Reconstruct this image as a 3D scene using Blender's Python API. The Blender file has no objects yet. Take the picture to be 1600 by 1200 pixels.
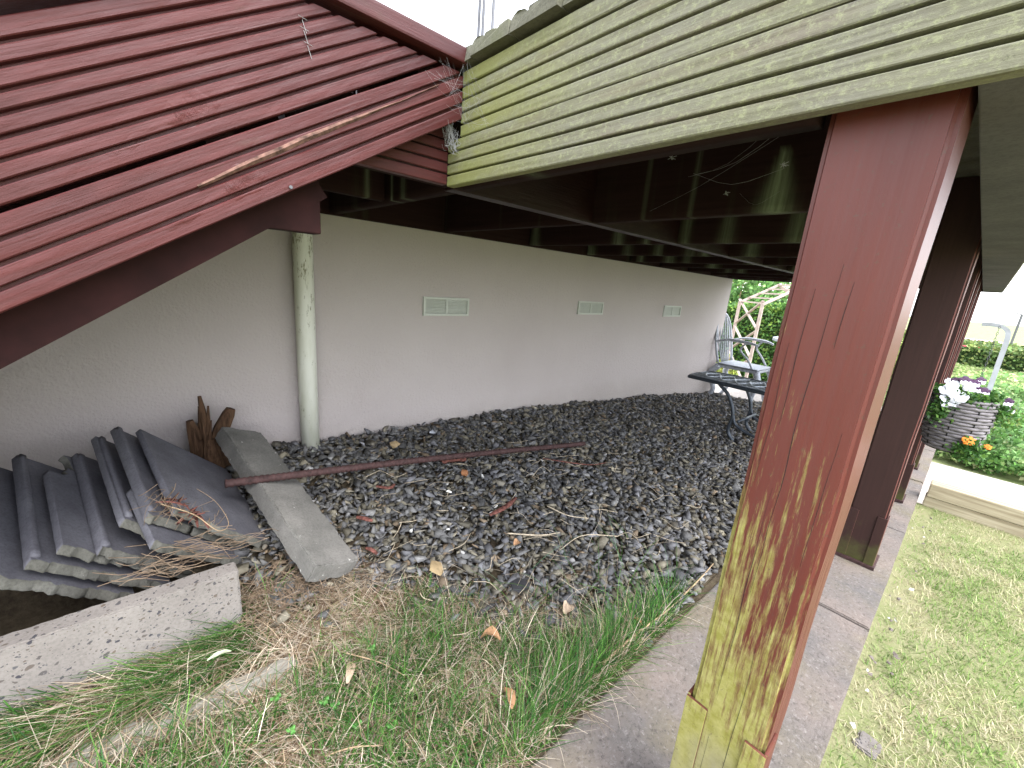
import bpy, bmesh, math, random
import numpy as np
from mathutils import Vector, Matrix, noise
random.seed(7); RNG = np.random.default_rng(7)
S = bpy.context.scene
COL = S.collection
# ------------------------------------------------------------------ camera, world, sun, exposure
cam_d = bpy.data.cameras.new("camera"); cam = bpy.data.objects.new("camera", cam_d); COL.objects.link(cam)
YAW, PIT, ROL, FPX = 0.834140862, -0.24752140, 0.0818055956, 638.276431
fw = Vector((math.cos(PIT)*math.cos(YAW), math.cos(PIT)*math.sin(YAW), math.sin(PIT)))
r0 = fw.cross(Vector((0, 0, 1))).normalized(); u0 = r0.cross(fw)
rt = math.cos(ROL)*r0 + math.sin(ROL)*u0; up = -math.sin(ROL)*r0 + math.cos(ROL)*u0
cam.matrix_world = Matrix(((rt.x, up.x, -fw.x, 0), (rt.y, up.y, -fw.y, 0), (rt.z, up.z, -fw.z, 0), (0, 0, 0, 1)))
cam_d.sensor_width = 36; cam_d.lens = 36*FPX/1600; cam_d.clip_start = 0.02; cam_d.clip_end = 600
S.camera = cam
W = bpy.data.worlds.new("World"); S.world = W; W.use_nodes = True
wn = W.node_tree.nodes; wl = W.node_tree.links
SUN_EL, SUN_AZ = math.radians(58), math.radians(268)      # azimuth from +X, towards the open lawn side
sky = wn.new('ShaderNodeTexSky'); sky.sky_type = 'NISHITA'; sky.sun_disc = False
sky.sun_elevation = SUN_EL; sky.sun_rotation = math.radians(90) - SUN_AZ
sky.air_density = 1.0; sky.dust_density = 1.0; sky.ozone_density = 1.0
hs = wn.new('ShaderNodeHueSaturation'); hs.inputs['Saturation'].default_value = 0.32
wl.new(sky.outputs[0], hs.inputs['Color'])
bg = wn['Background']; bg.inputs['Strength'].default_value = 0.15
# overcast sky: brightest overhead, about a third of that at the horizon
wtc = wn.new('ShaderNodeTexCoord'); wsx = wn.new('ShaderNodeSeparateXYZ'); wl.new(wtc.outputs['Generated'], wsx.inputs[0])
wmr = wn.new('ShaderNodeMapRange'); wl.new(wsx.outputs[2], wmr.inputs[0])
for i_, v_ in ((1, 0.0), (2, 1.0), (3, 3.1), (4, 4.3)): wmr.inputs[i_].default_value = v_
wcl = wn.new('ShaderNodeMix'); wcl.data_type = 'RGBA'; wcl.inputs[0].default_value = .75; wcl.inputs[7].default_value = (.95, .97, 1.05, 1)
wvm = wn.new('ShaderNodeVectorMath'); wvm.operation = 'SCALE'
wl.new(hs.outputs[0], wcl.inputs[6]); wl.new(wcl.outputs[2], wvm.inputs[0]); wl.new(wmr.outputs[0], wvm.inputs['Scale'])
wl.new(wvm.outputs[0], bg.inputs['Color'])
sd = bpy.data.lights.new("sun", 'SUN'); sd.energy = 1.0; sd.angle = math.radians(35); sd.color = (1, .975, .94)
so = bpy.data.objects.new("sun", sd); COL.objects.link(so)
sv = Vector((math.cos(SUN_EL)*math.cos(SUN_AZ), math.cos(SUN_EL)*math.sin(SUN_AZ), math.sin(SUN_EL)))
so.rotation_euler = sv.to_track_quat('Z', 'Y').to_euler()
S.render.engine = 'CYCLES'
S.view_settings.view_transform = 'Standard'; S.view_settings.look = 'None'
S.view_settings.gamma = 1; S.view_settings.use_curve_mapping = False
S.view_settings.exposure = 2.1
S.cycles.max_bounces = 8; S.cycles.diffuse_bounces = 3

# ------------------------------------------------------------------ node helper
class NT:
    def __init__(s, name, rough=.8, spec=.3):
        s.m = bpy.data.materials.new(name); s.m.use_nodes = True
        s.t = s.m.node_tree; s.n = s.t.nodes; s.l = s.t.links
        s.b = s.n['Principled BSDF']; s.b.inputs['Roughness'].default_value = rough
        s.b.inputs['Specular IOR Level'].default_value = spec
        s.tc = s.n.new('ShaderNodeTexCoord')
        s.obj = s.tc.outputs['Object']
    def link(s, a, b): s.l.new(a, b)
    def setin(s, sock, v):
        if isinstance(v, bpy.types.NodeSocket): s.l.new(v, sock)
        else:
            if isinstance(v, tuple) and len(v) == 3 and sock.type == 'RGBA': v = (*v, 1)
            sock.default_value = v
    def mapv(s, scale=(1, 1, 1), loc=(0, 0, 0), rot=(0, 0, 0), src=None):
        n = s.n.new('ShaderNodeMapping'); n.inputs['Scale'].default_value = scale
        n.inputs['Location'].default_value = loc; n.inputs['Rotation'].default_value = rot
        s.link(src or s.obj, n.inputs[0]); return n.outputs[0]
    def noise(s, scale, vec=None, det=5, rough=.55, dist=0):
        n = s.n.new('ShaderNodeTexNoise'); n.inputs['Scale'].default_value = scale
        n.inputs['Detail'].default_value = det; n.inputs['Roughness'].default_value = rough
        n.inputs['Distortion'].default_value = dist
        s.link(vec or s.obj, n.inputs['Vector']); return n.outputs[0]
    def vor(s, scale, vec=None, feat='F1', out=0, rnd=1):
        n = s.n.new('ShaderNodeTexVoronoi'); n.feature = feat; n.inputs['Scale'].default_value = scale
        n.inputs['Randomness'].default_value = rnd
        s.link(vec or s.obj, n.inputs['Vector']); return n.outputs[out]
    def ramp(s, f, pts, const=False):
        n = s.n.new('ShaderNodeValToRGB'); e = n.color_ramp.elements
        if const: n.color_ramp.interpolation = 'CONSTANT'
        while len(e) < len(pts): e.new(.5)
        for i, (p, c) in enumerate(pts):
            e[i].position = p
            e[i].color = (c, c, c, 1) if isinstance(c, (int, float)) else (*c, 1)
        s.link(f, n.inputs[0]); return n.outputs[0]
    def mix(s, f, a, b, mode='MIX'):
        n = s.n.new('ShaderNodeMix'); n.data_type = 'RGBA'; n.blend_type = mode; n.clamp_factor = True
        s.setin(n.inputs[0], f); s.setin(n.inputs[6], a); s.setin(n.inputs[7], b); return n.outputs[2]
    def math(s, op, a, b=0., clamp=False):
        n = s.n.new('ShaderNodeMath'); n.operation = op; n.use_clamp = clamp
        s.setin(n.inputs[0], a); s.setin(n.inputs[1], b); return n.outputs[0]
    def sep(s, v=None):
        n = s.n.new('ShaderNodeSeparateXYZ'); s.link(v or s.obj, n.inputs[0]); return n.outputs
    def attr(s, name):
        n = s.n.new('ShaderNodeAttribute'); n.attribute_name = name; return n
    def rnd(s):
        return s.n.new('ShaderNodeObjectInfo').outputs['Random']
    def color(s, c): s.setin(s.b.inputs['Base Color'], c)
    def rough(s, c): s.setin(s.b.inputs['Roughness'], c)
    def bump(s, h, st=.3, d=.002, prev=None):
        n = s.n.new('ShaderNodeBump'); n.inputs['Strength'].default_value = st; n.inputs['Distance'].default_value = d
        s.link(h, n.inputs['Height'])
        if prev: s.link(prev, n.inputs['Normal'])
        s.link(n.outputs[0], s.b.inputs['Normal']); return n.outputs[0]

def grain_scale(ax, a, b):
    return {'x': (b, a, a), 'y': (a, b, a), 'z': (a, a, b)}[ax]

def wood_red(name, ax, dark=1.0):
    m = NT(name, .42, .32)
    g = m.noise(1, m.mapv(grain_scale(ax, 160, 5)), 6, .6, .3)
    big = m.noise(1, m.mapv(grain_scale(ax, 16, 3)), 4)
    c = m.mix(m.ramp(big, [(.3, 0), (.7, 1)]), (.050*dark, .009*dark, .009*dark), (.092*dark, .020*dark, .019*dark))
    c = m.mix(m.ramp(g, [(.35, .4), (.6, 0)]), c, (.05*dark, .018*dark, .018*dark))
    fade = m.noise(1, m.mapv(grain_scale(ax, 30, 9), (3, 1, 7)), 6, .7)
    c = m.mix(m.ramp(fade, [(.55, 0), (.75, .45)]), c, (.11*dark, .034*dark, .033*dark))
    wear = m.noise(1, m.mapv(grain_scale(ax, 90, 26), (9, 4, 2)), 7, .75)
    c = m.mix(m.ramp(wear, [(.69, 0), (.74, .7)]), c, (.26, .19, .14))
    gr = m.noise(1, m.mapv(grain_scale(ax, 22, 7), (1, 8, 3)), 6, .7)
    c = m.mix(m.ramp(gr, [(.58, 0), (.74, .3)]), c, (.06, .045, .025))
    pm = m.ramp(m.noise(1, m.mapv(grain_scale(ax, 9, 5), (2, 6, 4)), 3), [(.66, 0), (.74, 1)])
    ck = m.noise(1, m.mapv(grain_scale(ax, 55, 130), (0, 0, 0), (.0, .0, .5)), 6, .7, .6)
    c = m.mix(m.math('MULTIPLY', pm, m.ramp(ck, [(.55, 0), (.66, .7)])), c, (.07, .03, .03))
    m.color(c)
    m.rough(m.ramp(fade, [(.3, .38), (.7, .62)]))
    n = m.bump(g, .7, .0014); n = m.bump(fade, .6, .0025, n); m.bump(m.math('MULTIPLY', pm, ck), .9, .006, n)
    return m.m

def wood_weathered():
    m = NT("weathered_grey_ribbed_wood", .85, .2)
    g = m.noise(1, m.mapv((4, 150, 150)), 6, .65, .3)
    lich = m.noise(1, m.mapv((85, 110, 110), (2, 3, 4)), 8, .85)
    c = m.mix(m.ramp(g, [(.35, 0), (.68, 1)]), (.13, .12, .095), (.23, .22, .175))
    red = m.noise(1, m.mapv((3, 28, 28), (5, 0, 0)), 4)
    c = m.mix(m.ramp(red, [(.52, 0), (.68, .35)]), c, (.16, .11, .10))
    c = m.mix(m.ramp(lich, [(.5, 0), (.62, .75)]), c, (.30, .31, .19))
    big = m.noise(1, m.mapv((7, 15, 15), (7, 1, 1)), 5, .65)
    x = m.sep()[0]         # local x runs away from the stair corner
    near = m.math('MULTIPLY', m.ramp(x, [(0.0, .85), (.40, .15)]), m.ramp(big, [(.30, 0), (.56, 1)]))
    c = m.mix(m.math('MULTIPLY', near, .85, True), c, (.22, .235, .05))
    dk = m.noise(1, m.mapv((110, 130, 130), (8, 8, 8)), 8, .9)
    c = m.mix(m.ramp(dk, [(.56, 0), (.68, .75)]), c, (.05, .05, .035))
    m.color(c); n = m.bump(g, .6, .0015); m.bump(lich, .6, .002, n)
    return m.m

def wood_post():
    m = NT("red_stained_post_with_algae", .5, .35)
    g = m.noise(1, m.mapv((130, 130, 3.2)), 6, .6, .3)
    big = m.noise(1, m.mapv((10, 10, 2)), 4)
    c = m.mix(m.ramp(big, [(.3, 0), (.7, 1)]), (.080, .015, .010), (.125, .029, .021))
    c = m.mix(m.ramp(g, [(.4, .45), (.6, 0)]), c, (.10, .03, .026))
    top = m.noise(1, m.mapv((60, 60, 5), (3, 3, 3)), 5)
    x, y, z = m.sep()
    # algae creeping up from the foot: streaky, the foot fully covered
    st = m.noise(1, m.mapv((125, 125, 9), (1, 2, 3)), 8, .75)
    blot = m.noise(1, m.mapv((14, 14, 5), (4, 2, 3)), 5, .6)
    hgt = m.math('ADD', m.math('MULTIPLY', z, -1.15), -.44)       # grows below z=-.5
    side = m.math('MULTIPLY', m.math('SUBTRACT', y, .115), 2.2)      # more on the gravel side
    lev = m.math('ADD', m.math('ADD', m.math('MULTIPLY', hgt, .95), side), m.math('MULTIPLY', m.math('SUBTRACT', blot, .5), .75))
    k = m.math('ADD', m.math('MULTIPLY', m.math('SUBTRACT', st, .5), 2.0), m.math('ADD', lev, .10))
    mask = m.ramp(k, [(.02, 0), (.38, .95)])
    frontish = m.ramp(m.math('SUBTRACT', m.sep(m.tc.outputs['Object'])[0], 0.0), [(0, 1), (1, 1)])
    gc = m.mix(m.ramp(m.noise(60, None, 6, .7), [(.35, 0), (.65, 1)]), (.215, .205, .040), (.33, .31, .11))
    grey = m.ramp(m.math('ADD', m.math('MULTIPLY', z, -1.), m.math('MULTIPLY', m.math('SUBTRACT', blot, .5), .5)), [(.70, 0), (.90, .85)])
    gc = m.mix(grey, gc, (.22, .20, .145))
    geo = m.n.new('ShaderNodeNewGeometry'); nx = m.sep(geo.outputs['Normal'])
    facing = m.ramp(m.math('MULTIPLY', nx[0], -1.0), [(.3, .05), (.6, 1)])   # the face towards the damp bank
    c = m.mix(m.math('MULTIPLY', mask, facing), c, gc)
    sp = m.noise(110, None, 5, .8)
    c = m.mix(m.ramp(sp, [(.58, 0), (.68, .6)]), c, (.07, .045, .03))
    m.color(c); m.rough(m.ramp(k, [(.05, .42), (.3, .85)]))
    n = m.bump(g, .35, .0012); m.bump(mask, .3, .001, n)
    return m.m

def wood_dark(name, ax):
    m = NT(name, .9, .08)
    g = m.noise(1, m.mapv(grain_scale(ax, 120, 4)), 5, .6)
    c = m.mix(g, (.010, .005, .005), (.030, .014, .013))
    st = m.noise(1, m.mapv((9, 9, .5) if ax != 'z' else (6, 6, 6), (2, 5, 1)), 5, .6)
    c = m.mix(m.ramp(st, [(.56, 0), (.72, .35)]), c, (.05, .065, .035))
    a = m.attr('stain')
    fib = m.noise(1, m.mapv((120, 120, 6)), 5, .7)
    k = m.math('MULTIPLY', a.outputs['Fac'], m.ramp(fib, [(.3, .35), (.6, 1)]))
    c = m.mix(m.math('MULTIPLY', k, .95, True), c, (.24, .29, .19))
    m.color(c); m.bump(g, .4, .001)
    return m.m

def flat_mat(name, c, rough=.6, spec=.4, metal=0, var=.25, sc=30, bump=.2):
    m = NT(name, rough, spec); m.b.inputs['Metallic'].default_value = metal
    n = m.noise(sc, None, 5, .65)
    d = tuple(max(0, v*(1-var)) for v in c); e = tuple(min(1, v*(1+var)) for v in c)
    m.color(m.mix(m.ramp(n, [(.3, 0), (.7, 1)]), d, e))
    if bump: m.bump(n, bump, .001)
    return m.m

def wall_mat():
    m = NT("painted_fine_render", .9, .15)
    n = m.noise(48, None, 7, .75); v = m.vor(95, None)
    big = m.noise(1.1, None, 4); c = m.mix(m.ramp(big, [(.3, 0), (.7, 1)]), (.41, .365, .355), (.455, .41, .40))
    st = m.noise(1, m.mapv((7, 7, .7)), 4)
    c = m.mix(m.ramp(st, [(.60, 0), (.85, .10)]), c, (.30, .27, .22))
    z = m.sep()[2]
    low = m.ramp(m.math('ADD', m.math('MULTIPLY', z, -1), m.math('MULTIPLY', m.math('SUBTRACT', m.noise(9), .5), .12)), [(.72, 0), (.86, .35)])
    c = m.mix(low, c, (.29, .26, .22))
    sp = m.noise(45, None, 6, .8)
    c = m.mix(m.ramp(sp, [(.68, 0), (.74, .35)]), c, (.2, .17, .14))
    m.color(c); a = m.bump(n, .8, .007); m.bump(v, .4, .003, a)
    return m.m

def concrete(name, c1, c2, speck=None, agg=None, rough=.9, bump=.5, moss=0):
    m = NT(name, rough, .15)
    n = m.noise(9, None, 6, .6); c = m.mix(m.ramp(n, [(.3, 0), (.7, 1)]), c1, c2)
    f = m.noise(160, None, 5, .7); c = m.mix(m.ramp(f, [(.35, .35), (.55, 0)]), c, tuple(v*.45 for v in c1))
    if agg:
        d = m.noise(26, None, 3)
        for vs_, cover, dk in ((170, .44, 1.1), (88, .46, 1.0)):
            vn = m.n.new('ShaderNodeTexVoronoi'); vn.inputs['Scale'].default_value = vs_
            mp = m.mix(.035, m.mapv((1, 1, 1.25), (vs_, 0, 0)), d); m.link(mp, vn.inputs['Vector'])
            size = m.sep(vn.outputs['Color'])
            thr = m.math('MULTIPLY', m.math('POWER', size[0], 1.9), cover)
            k = m.ramp(m.math('SUBTRACT', thr, vn.outputs['Distance']), [(.0, 0), (.04, .9)])
            ac = m.ramp(size[1], [(0, (.03*dk, .03*dk, .04*dk)), (.4, (.065*dk, .06*dk, .062*dk)), (.65, (.11, .085, .065)), (.85, (.05, .05, .06)), (1, (.22, .20, .18))])
            c = m.mix(k, c, ac)
    if speck:
        s = m.noise(38, None, 5, .75); c = m.mix(m.ramp(s, [(.66, 0), (.70, .9)]), c, speck)
    if moss:
        s = m.noise(6, m.mapv((1, 1, 1), (4, 4, 4)), 6, .7); c = m.mix(m.ramp(s, [(.48, 0), (.68, moss)]), c, (.10, .11, .045))
    m.color(c); a = m.bump(f, bump, .002); m.bump(n, bump, .003, a)
    return m.m

def paving_mat():
    m = NT("worn_pinkish_paving_concrete", .92, .12)
    n = m.noise(5, None, 6, .6); r = m.rnd()
    c = m.mix(m.ramp(n, [(.3, 0), (.7, 1)]), (.185, .162, .145), (.25, .205, .18))
    c = m.mix(m.ramp(m.noise(2.6, m.mapv((1, 1, 1), (3, 3, 3)), 5, .6), [(.42, 0), (.62, .8)]), c, (.145, .140, .138))
    c = m.mix(m.ramp(m.noise(3.3, m.mapv((1, 1, 1), (6, 3, 3)), 5, .6), [(.5, 0), (.68, .6)]), c, (.21, .18, .11))
    f = m.noise(85, None, 8, .85)
    c = m.mix(m.ramp(f, [(.36, .8), (.49, 0)]), c, (.07, .06, .055))
    c = m.mix(m.ramp(m.noise(70, m.mapv((1, 1, 1), (1, 3, 3)), 7, .85), [(.54, 0), (.66, .75)]), c, (.36, .33, .31))
    sp = m.noise(26, None, 6, .8); c = m.mix(m.ramp(sp, [(.68, 0), (.73, .7)]), c, (.08, .075, .06))
    m.color(c); a = m.bump(f, .9, .006); m.bump(sp, .4, .004, a)
    return m.m

def tint_mat(name, rough=.85, spec=.2, var=.35, sc=45, bump=.3, trans=0, dirt=None):
    m = NT(name, rough, spec)
    a = m.attr('tint').outputs['Color']; n = m.noise(sc, None, 5, .65)
    c = m.mix(1.0, a, m.ramp(n, [(.3, 1-var), (.7, 1+var*.6)]), 'MULTIPLY')
    if dirt:
        c = m.mix(m.ramp(m.noise(sc*.4, m.mapv((1, 1, 1), (5, 5, 5)), 5, .7), [(.5, 0), (.66, .6)]), c, dirt)
    m.color(c)
    if bump: m.bump(n, bump, .0015)
    if trans:
        ts = m.n.new('ShaderNodeBsdfTranslucent'); m.link(c, ts.inputs[0])
        mx = m.n.new('ShaderNodeMixShader'); mx.inputs[0].default_value = trans
        m.link(m.b.outputs[0], mx.inputs[1]); m.link(ts.outputs[0], mx.inputs[2])
        m.link(mx.outputs[0], m.n['Material Output'].inputs[0])
    return m.m

def ground_mat(name, c1, c2, c3, sc=3, fine=80):
    m = NT(name, .95, .1)
    n = m.noise(sc, None, 7, .65); f = m.noise(fine, None, 6, .75)
    c = m.mix(m.ramp(n, [(.38, 0), (.62, 1)]), c1, c2)
    c = m.mix(m.ramp(f, [(.4, 0), (.65, .8)]), c, c3)
    m.color(c); m.bump(f, .8, .01)
    return m.m

M = dict(
    red_x=wood_red("red_stained_wood_long", 'x'), weathered=wood_weathered(), post=wood_post(),
    red_y=wood_red("red_stained_wood_cross", 'y'), red_dx=wood_red("aged_red_wood_beam", 'x', .18),
    dark_x=wood_dark("dark_damp_wood_long", 'x'), dark_y=wood_dark("dark_damp_wood_cross", 'y'),
    wall=wall_mat(), paving=paving_mat(),
    kerb=concrete("exposed_aggregate_concrete", (.175, .158, .146), (.225, .205, .188), agg=True, bump=.35),
    lintel=concrete("weathered_light_concrete", (.12, .117, .108), (.21, .20, .185), speck=(.6, .58, .55), bump=.8),
    tile=concrete("slate_grey_roof_tile_concrete", (.085, .083, .098), (.15, .148, .168), bump=.35, rough=.7),
    tile_edge=concrete("broken_tile_edge_concrete", (.085, .083, .072), (.17, .165, .145), speck=(.3, .3, .27), bump=1.2),
    pvc=None, rust=flat_mat("rusty_steel", (.05, .025, .024), .75, .3, 0, .5, 60, .8),
    soil=ground_mat("dry_soil_and_thatch", (.05, .038, .027), (.085, .066, .045), (.13, .105, .07), 8, 60),
    lawn=ground_mat("summer_lawn_soil", (.18, .22, .08), (.28, .27, .15), (.30, .28, .17), 5, 130),
    patio=ground_mat("pale_patio_paving", (.42, .38, .34), (.52, .48, .44), (.36, .32, .29), 3, 40),
    far=ground_mat("garden_ground", (.20, .25, .10), (.32, .33, .18), (.16, .20, .08), 1.2, 12),
    gravel=tint_mat("slate_chipping_stone", .72, .35, .22, 60, .5, 0, None),
    blade=tint_mat("grass_blade", .6, .3, .15, 20, 0, .35), leaf=tint_mat("leaf_surface", .5, .4, .2, 20, 0, .35),
    vent=flat_mat("pale_green_plastic", (.47, .49, .45), .5, .4, 0, .06, 60, .05),
    alu=flat_mat("grey_painted_cast_metal", (.34, .36, .40), .45, .5, .2, .15, 50, .1),
    iron=flat_mat("dark_wrought_metal", (.045, .055, .07), .4, .5, .4, .3, 60, .2),
    silver=flat_mat("silvered_top_of_bench", (.35, .38, .42), .35, .5, .4, .2, 50, .1),
    pale_wood=flat_mat("pale_garden_timber", (.40, .32, .28), .85, .2, 0, .25, 14, .3),
    sleeper=None, wicker=None, steel=flat_mat("grey_steel", (.12, .12, .13), .5, .5, .5, .15, 40, .1),
    stump=None, bark=flat_mat("shredded_red_bark", (.125, .052, .042), .9, .1, 0, .75, 90, 1),
    twig=flat_mat("dry_twig", (.33, .24, .15), .9, .15, 0, .35, 60, .3),
    pale_twig=flat_mat("bleached_twig", (.50, .42, .31), .9, .15, 0, .3, 60, .3),
    web=flat_mat("dusty_cobweb", (.36, .36, .37), .9, .1, 0, .1, 40, 0),
    white_stone=flat_mat("chalky_white_stone", (.75, .74, .71), .9, .15, 0, .15, 60, .6),
    tan_stone=flat_mat("tan_pebble", (.30, .22, .12), .7, .3, 0, .3, 30, .3),
    orange_stone=flat_mat("orange_pebble", (.33, .15, .07), .75, .3, 0, .3, 30, .4),
    dead_leaf=flat_mat("dead_leaf", (.42, .24, .13), .8, .2, 0, .4, 40, .5),
    petal_white=flat_mat("white_petal", (.75, .76, .82), .6, .2, 0, .06, 30, 0),
    petal_dark=flat_mat("dark_purple_petal", (.045, .012, .05), .6, .3, 0, .3, 30, 0),
    petal_orange=flat_mat("orange_petal", (.80, .22, .02), .6, .3, 0, .15, 30, 0),
    car_red=flat_mat("red_car_paint", (.35, .02, .03), .25, .6, 0, .05, 5, 0),
    glass=flat_mat("dark_car_glass", (.03, .035, .04), .1, .6, 0, .05, 5, 0),
    rubber=flat_mat("black_tyre_rubber", (.02, .02, .02), .9, .2, 0, .2, 30, .2),
    clover=flat_mat("clover_leaf", (.07, .19, .04), .55, .3, 0, .25, 30, 0),
)
def _pvc():
    m = NT("stained_white_pvc", .45, .4)
    c = m.mix(m.ramp(m.noise(1, m.mapv((14, 14, 3)), 5), [(.4, 0), (.65, .7)]), (.62, .62, .56), (.40, .41, .30))
    x, y, z = m.sep()
    top = m.ramp(z, [(0, 0), (1, 1)])
    k = m.noise(1, m.mapv((50, 50, 16)), 7, .8)
    up_ = m.ramp(m.math('ADD', z, .35), [(.0, .25), (.4, 1)])
    kk = m.math('ADD', k, m.math('MULTIPLY', up_, .09))
    c = m.mix(m.ramp(kk, [(.62, 0), (.68, .85)]), c, (.13, .12, .055))
    m.color(c); return m.m
def _sleeper():
    m = NT("grooved_pale_sleeper_wood", .85, .15)
    g = m.noise(1, m.mapv((60, 3, 60)), 6, .6)
    c = m.mix(m.ramp(g, [(.35, 0), (.65, 1)]), (.28, .23, .15), (.48, .42, .30)); m.color(c); m.bump(g, .5, .002); return m.m
def _wicker():
    m = NT("grey_wicker", .85, .2)
    g = m.noise(1, m.mapv((30, 30, 160)), 5, .7)
    c = m.mix(m.ramp(g, [(.35, 0), (.65, 1)]), (.12, .11, .115), (.25, .23, .24)); m.color(c); m.bump(g, .8, .002); return m.m
def _stump():
    m = NT("rotten_split_wood", .95, .1)
    g = m.noise(1, m.mapv((90, 90, 8)), 7, .7)
    c = m.mix(m.ramp(g, [(.3, 0), (.7, 1)]), (.022, .012, .008), (.13, .075, .045)); m.color(c); m.bump(g, 1, .006); return m.m
M['pvc'], M['sleeper'], M['wicker'], M['stump'] = _pvc(), _sleeper(), _wicker(), _stump()

# ------------------------------------------------------------------ object helpers
def tag(o, label=None, cat=None, group=None, kind=None):
    if label: o['label'] = label
    if cat: o['category'] = cat
    if group: o['group'] = group
    if kind: o['kind'] = kind
    return o
def thing(name, loc, label, cat, group=None):
    o = bpy.data.objects.new(name, None); o.location = loc; o.empty_display_size = .1; COL.objects.link(o)
    return tag(o, label, cat, group)
def wpos(o):
    p = Vector((0, 0, 0)); q = o
    while q is not None:
        p += q.location + q.matrix_parent_inverse.to_translation(); q = q.parent
    return p
def link(name, me, mat=None, parent=None, mw=None):
    o = bpy.data.objects.new(name, me); COL.objects.link(o)
    if mat is not None and not me.materials:
        for mm in (mat if isinstance(mat, (list, tuple)) else [mat]): me.materials.append(mm)
    if mw is not None: o.matrix_basis = mw
    if parent is not None:
        o.parent = parent; o.matrix_parent_inverse = MW[parent].inverted() if parent in MW else Matrix.Translation(-wpos(parent))
    MW[o] = mw.copy() if mw is not None else Matrix.Identity(4)
    return o
MW = {}
def smooth(me, ang=None):
    me.polygons.foreach_set('use_smooth', [True]*len(me.polygons))
    if ang: me.set_sharp_from_angle(angle=math.radians(ang))
class MB:
    def __init__(s): s.v = []; s.f = []; s.mi = []
    def add(s, vs, fs, mi=0):
        k = len(s.v); s.v += [tuple(v) for v in vs]; s.f += [tuple(i+k for i in f) for f in fs]; s.mi += [mi]*len(fs)
        return s
    def box(s, x0, x1, y0, y1, z0, z1, b=0.0, mi=0):
        if b <= 0:
            vs = [(x, y, z) for x in (x0, x1) for y in (y0, y1) for z in (z0, z1)]
            return s.add(vs, [(0, 1, 3, 2), (4, 6, 7, 5), (0, 4, 5, 1), (2, 3, 7, 6), (0, 2, 6, 4), (1, 5, 7, 3)], mi)
        bm = bmesh.new(); bmesh.ops.create_cube(bm, size=1)
        for v in bm.verts:
            v.co = Vector(((x0+x1)/2+v.co.x*(x1-x0), (y0+y1)/2+v.co.y*(y1-y0), (z0+z1)/2+v.co.z*(z1-z0)))
        bmesh.ops.bevel(bm, geom=bm.edges[:], offset=b, segments=2, affect='EDGES', profile=.6)
        bm.verts.index_update()
        s.add([v.co for v in bm.verts], [[v.index for v in f.verts] for f in bm.faces], mi); bm.free(); return s
    def bar(s, a, b, w, t, side=Vector((0, 0, 1)), mi=0):
        a, b = Vector(a), Vector(b); d = (b-a).normalized(); side = Vector(side)
        sx = d.cross(side).normalized(); sy = sx.cross(d).normalized()
        vs = [p+sx*w/2*i+sy*t/2*j for p in (a, b) for i, j in ((-1, -1), (1, -1), (1, 1), (-1, 1))]
        return s.add(vs, [(0, 1, 2, 3), (7, 6, 5, 4), (0, 4, 5, 1), (1, 5, 6, 2), (2, 6, 7, 3), (3, 7, 4, 0)], mi)
    def tube(s, pts, r, n=8, cap=True, mi=0):
        pts = [Vector(p) for p in pts]; rs = r if isinstance(r, (list, tuple)) else [r]*len(pts)
        k = len(s.v); prev = None; vs = []
        for i, p in enumerate(pts):
            d = (pts[min(i+1, len(pts)-1)]-pts[max(i-1, 0)]).normalized()
            if prev is None:
                a = Vector((0, 0, 1)) if abs(d.z) < .9 else Vector((1, 0, 0)); x = d.cross(a).normalized()
            else: x = (prev-d*prev.dot(d)).normalized()
            prev = x; y = d.cross(x)
            for j in range(n):
                t = 2*math.pi*j/n; vs.append(p+(x*math.cos(t)+y*math.sin(t))*rs[i])
        fs = [(i*n+j, i*n+(j+1) % n, (i+1)*n+(j+1) % n, (i+1)*n+j) for i in range(len(pts)-1) for j in range(n)]
        if cap: fs += [tuple(range(n))[::-1], tuple((len(pts)-1)*n+j for j in range(n))]
        return s.add(vs, fs, mi)
    def mesh(s, name, sm=False):
        me = bpy.data.meshes.new(name); me.from_pydata(s.v, [], s.f); me.update()
        if any(s.mi): me.polygons.foreach_set('material_index', s.mi)
        if sm: smooth(me)
        return me
    def build(s, name, mat, parent=None, sm=False, mw=None):
        return link(name, s.mesh(name, sm), mat, parent, mw)
def spline(ctrl, n=8):
    c = [Vector(p) for p in ctrl]; c = [c[0]*2-c[1]]+c+[c[-1]*2-c[-2]]; out = []
    for i in range(1, len(c)-2):
        for k in range(n):
            t = k/n; a, b, d, e = c[i-1], c[i], c[i+1], c[i+2]
            out.append(.5*((2*b)+(-a+d)*t+(2*a-5*b+4*d-e)*t*t+(-a+3*b-3*d+e)*t*t*t))
    out.append(c[-2]); return out
def np_mesh(name, verts, faces, mat, parent=None, tint=None, sm=False, attr=None):
    """verts (N,3); faces (F,k) with a fixed k."""
    verts = np.asarray(verts, np.float32); faces = np.asarray(faces, np.int32); k = faces.shape[1]
    me = bpy.data.meshes.new(name)
    me.vertices.add(len(verts)); me.vertices.foreach_set('co', verts.ravel())
    me.loops.add(faces.size); me.loops.foreach_set('vertex_index', faces.ravel())
    me.polygons.add(len(faces)); me.polygons.foreach_set('loop_start', np.arange(0, faces.size, k, dtype=np.int32))
    me.polygons.foreach_set('loop_total', np.full(len(faces), k, np.int32))
    me.update(calc_edges=True)
    if tint is not None:
        t = np.ones((len(verts), 4), np.float32); t[:, :3] = tint
        a = me.color_attributes.new('tint', 'FLOAT_COLOR', 'POINT'); a.data.foreach_set('color', t.ravel())
    if attr is not None:
        a = me.attributes.new(attr[0], 'FLOAT', 'POINT'); a.data.foreach_set('value', np.asarray(attr[1], np.float32))
    if sm: smooth(me)
    me.validate()
    return link(name, me, mat, parent)

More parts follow.
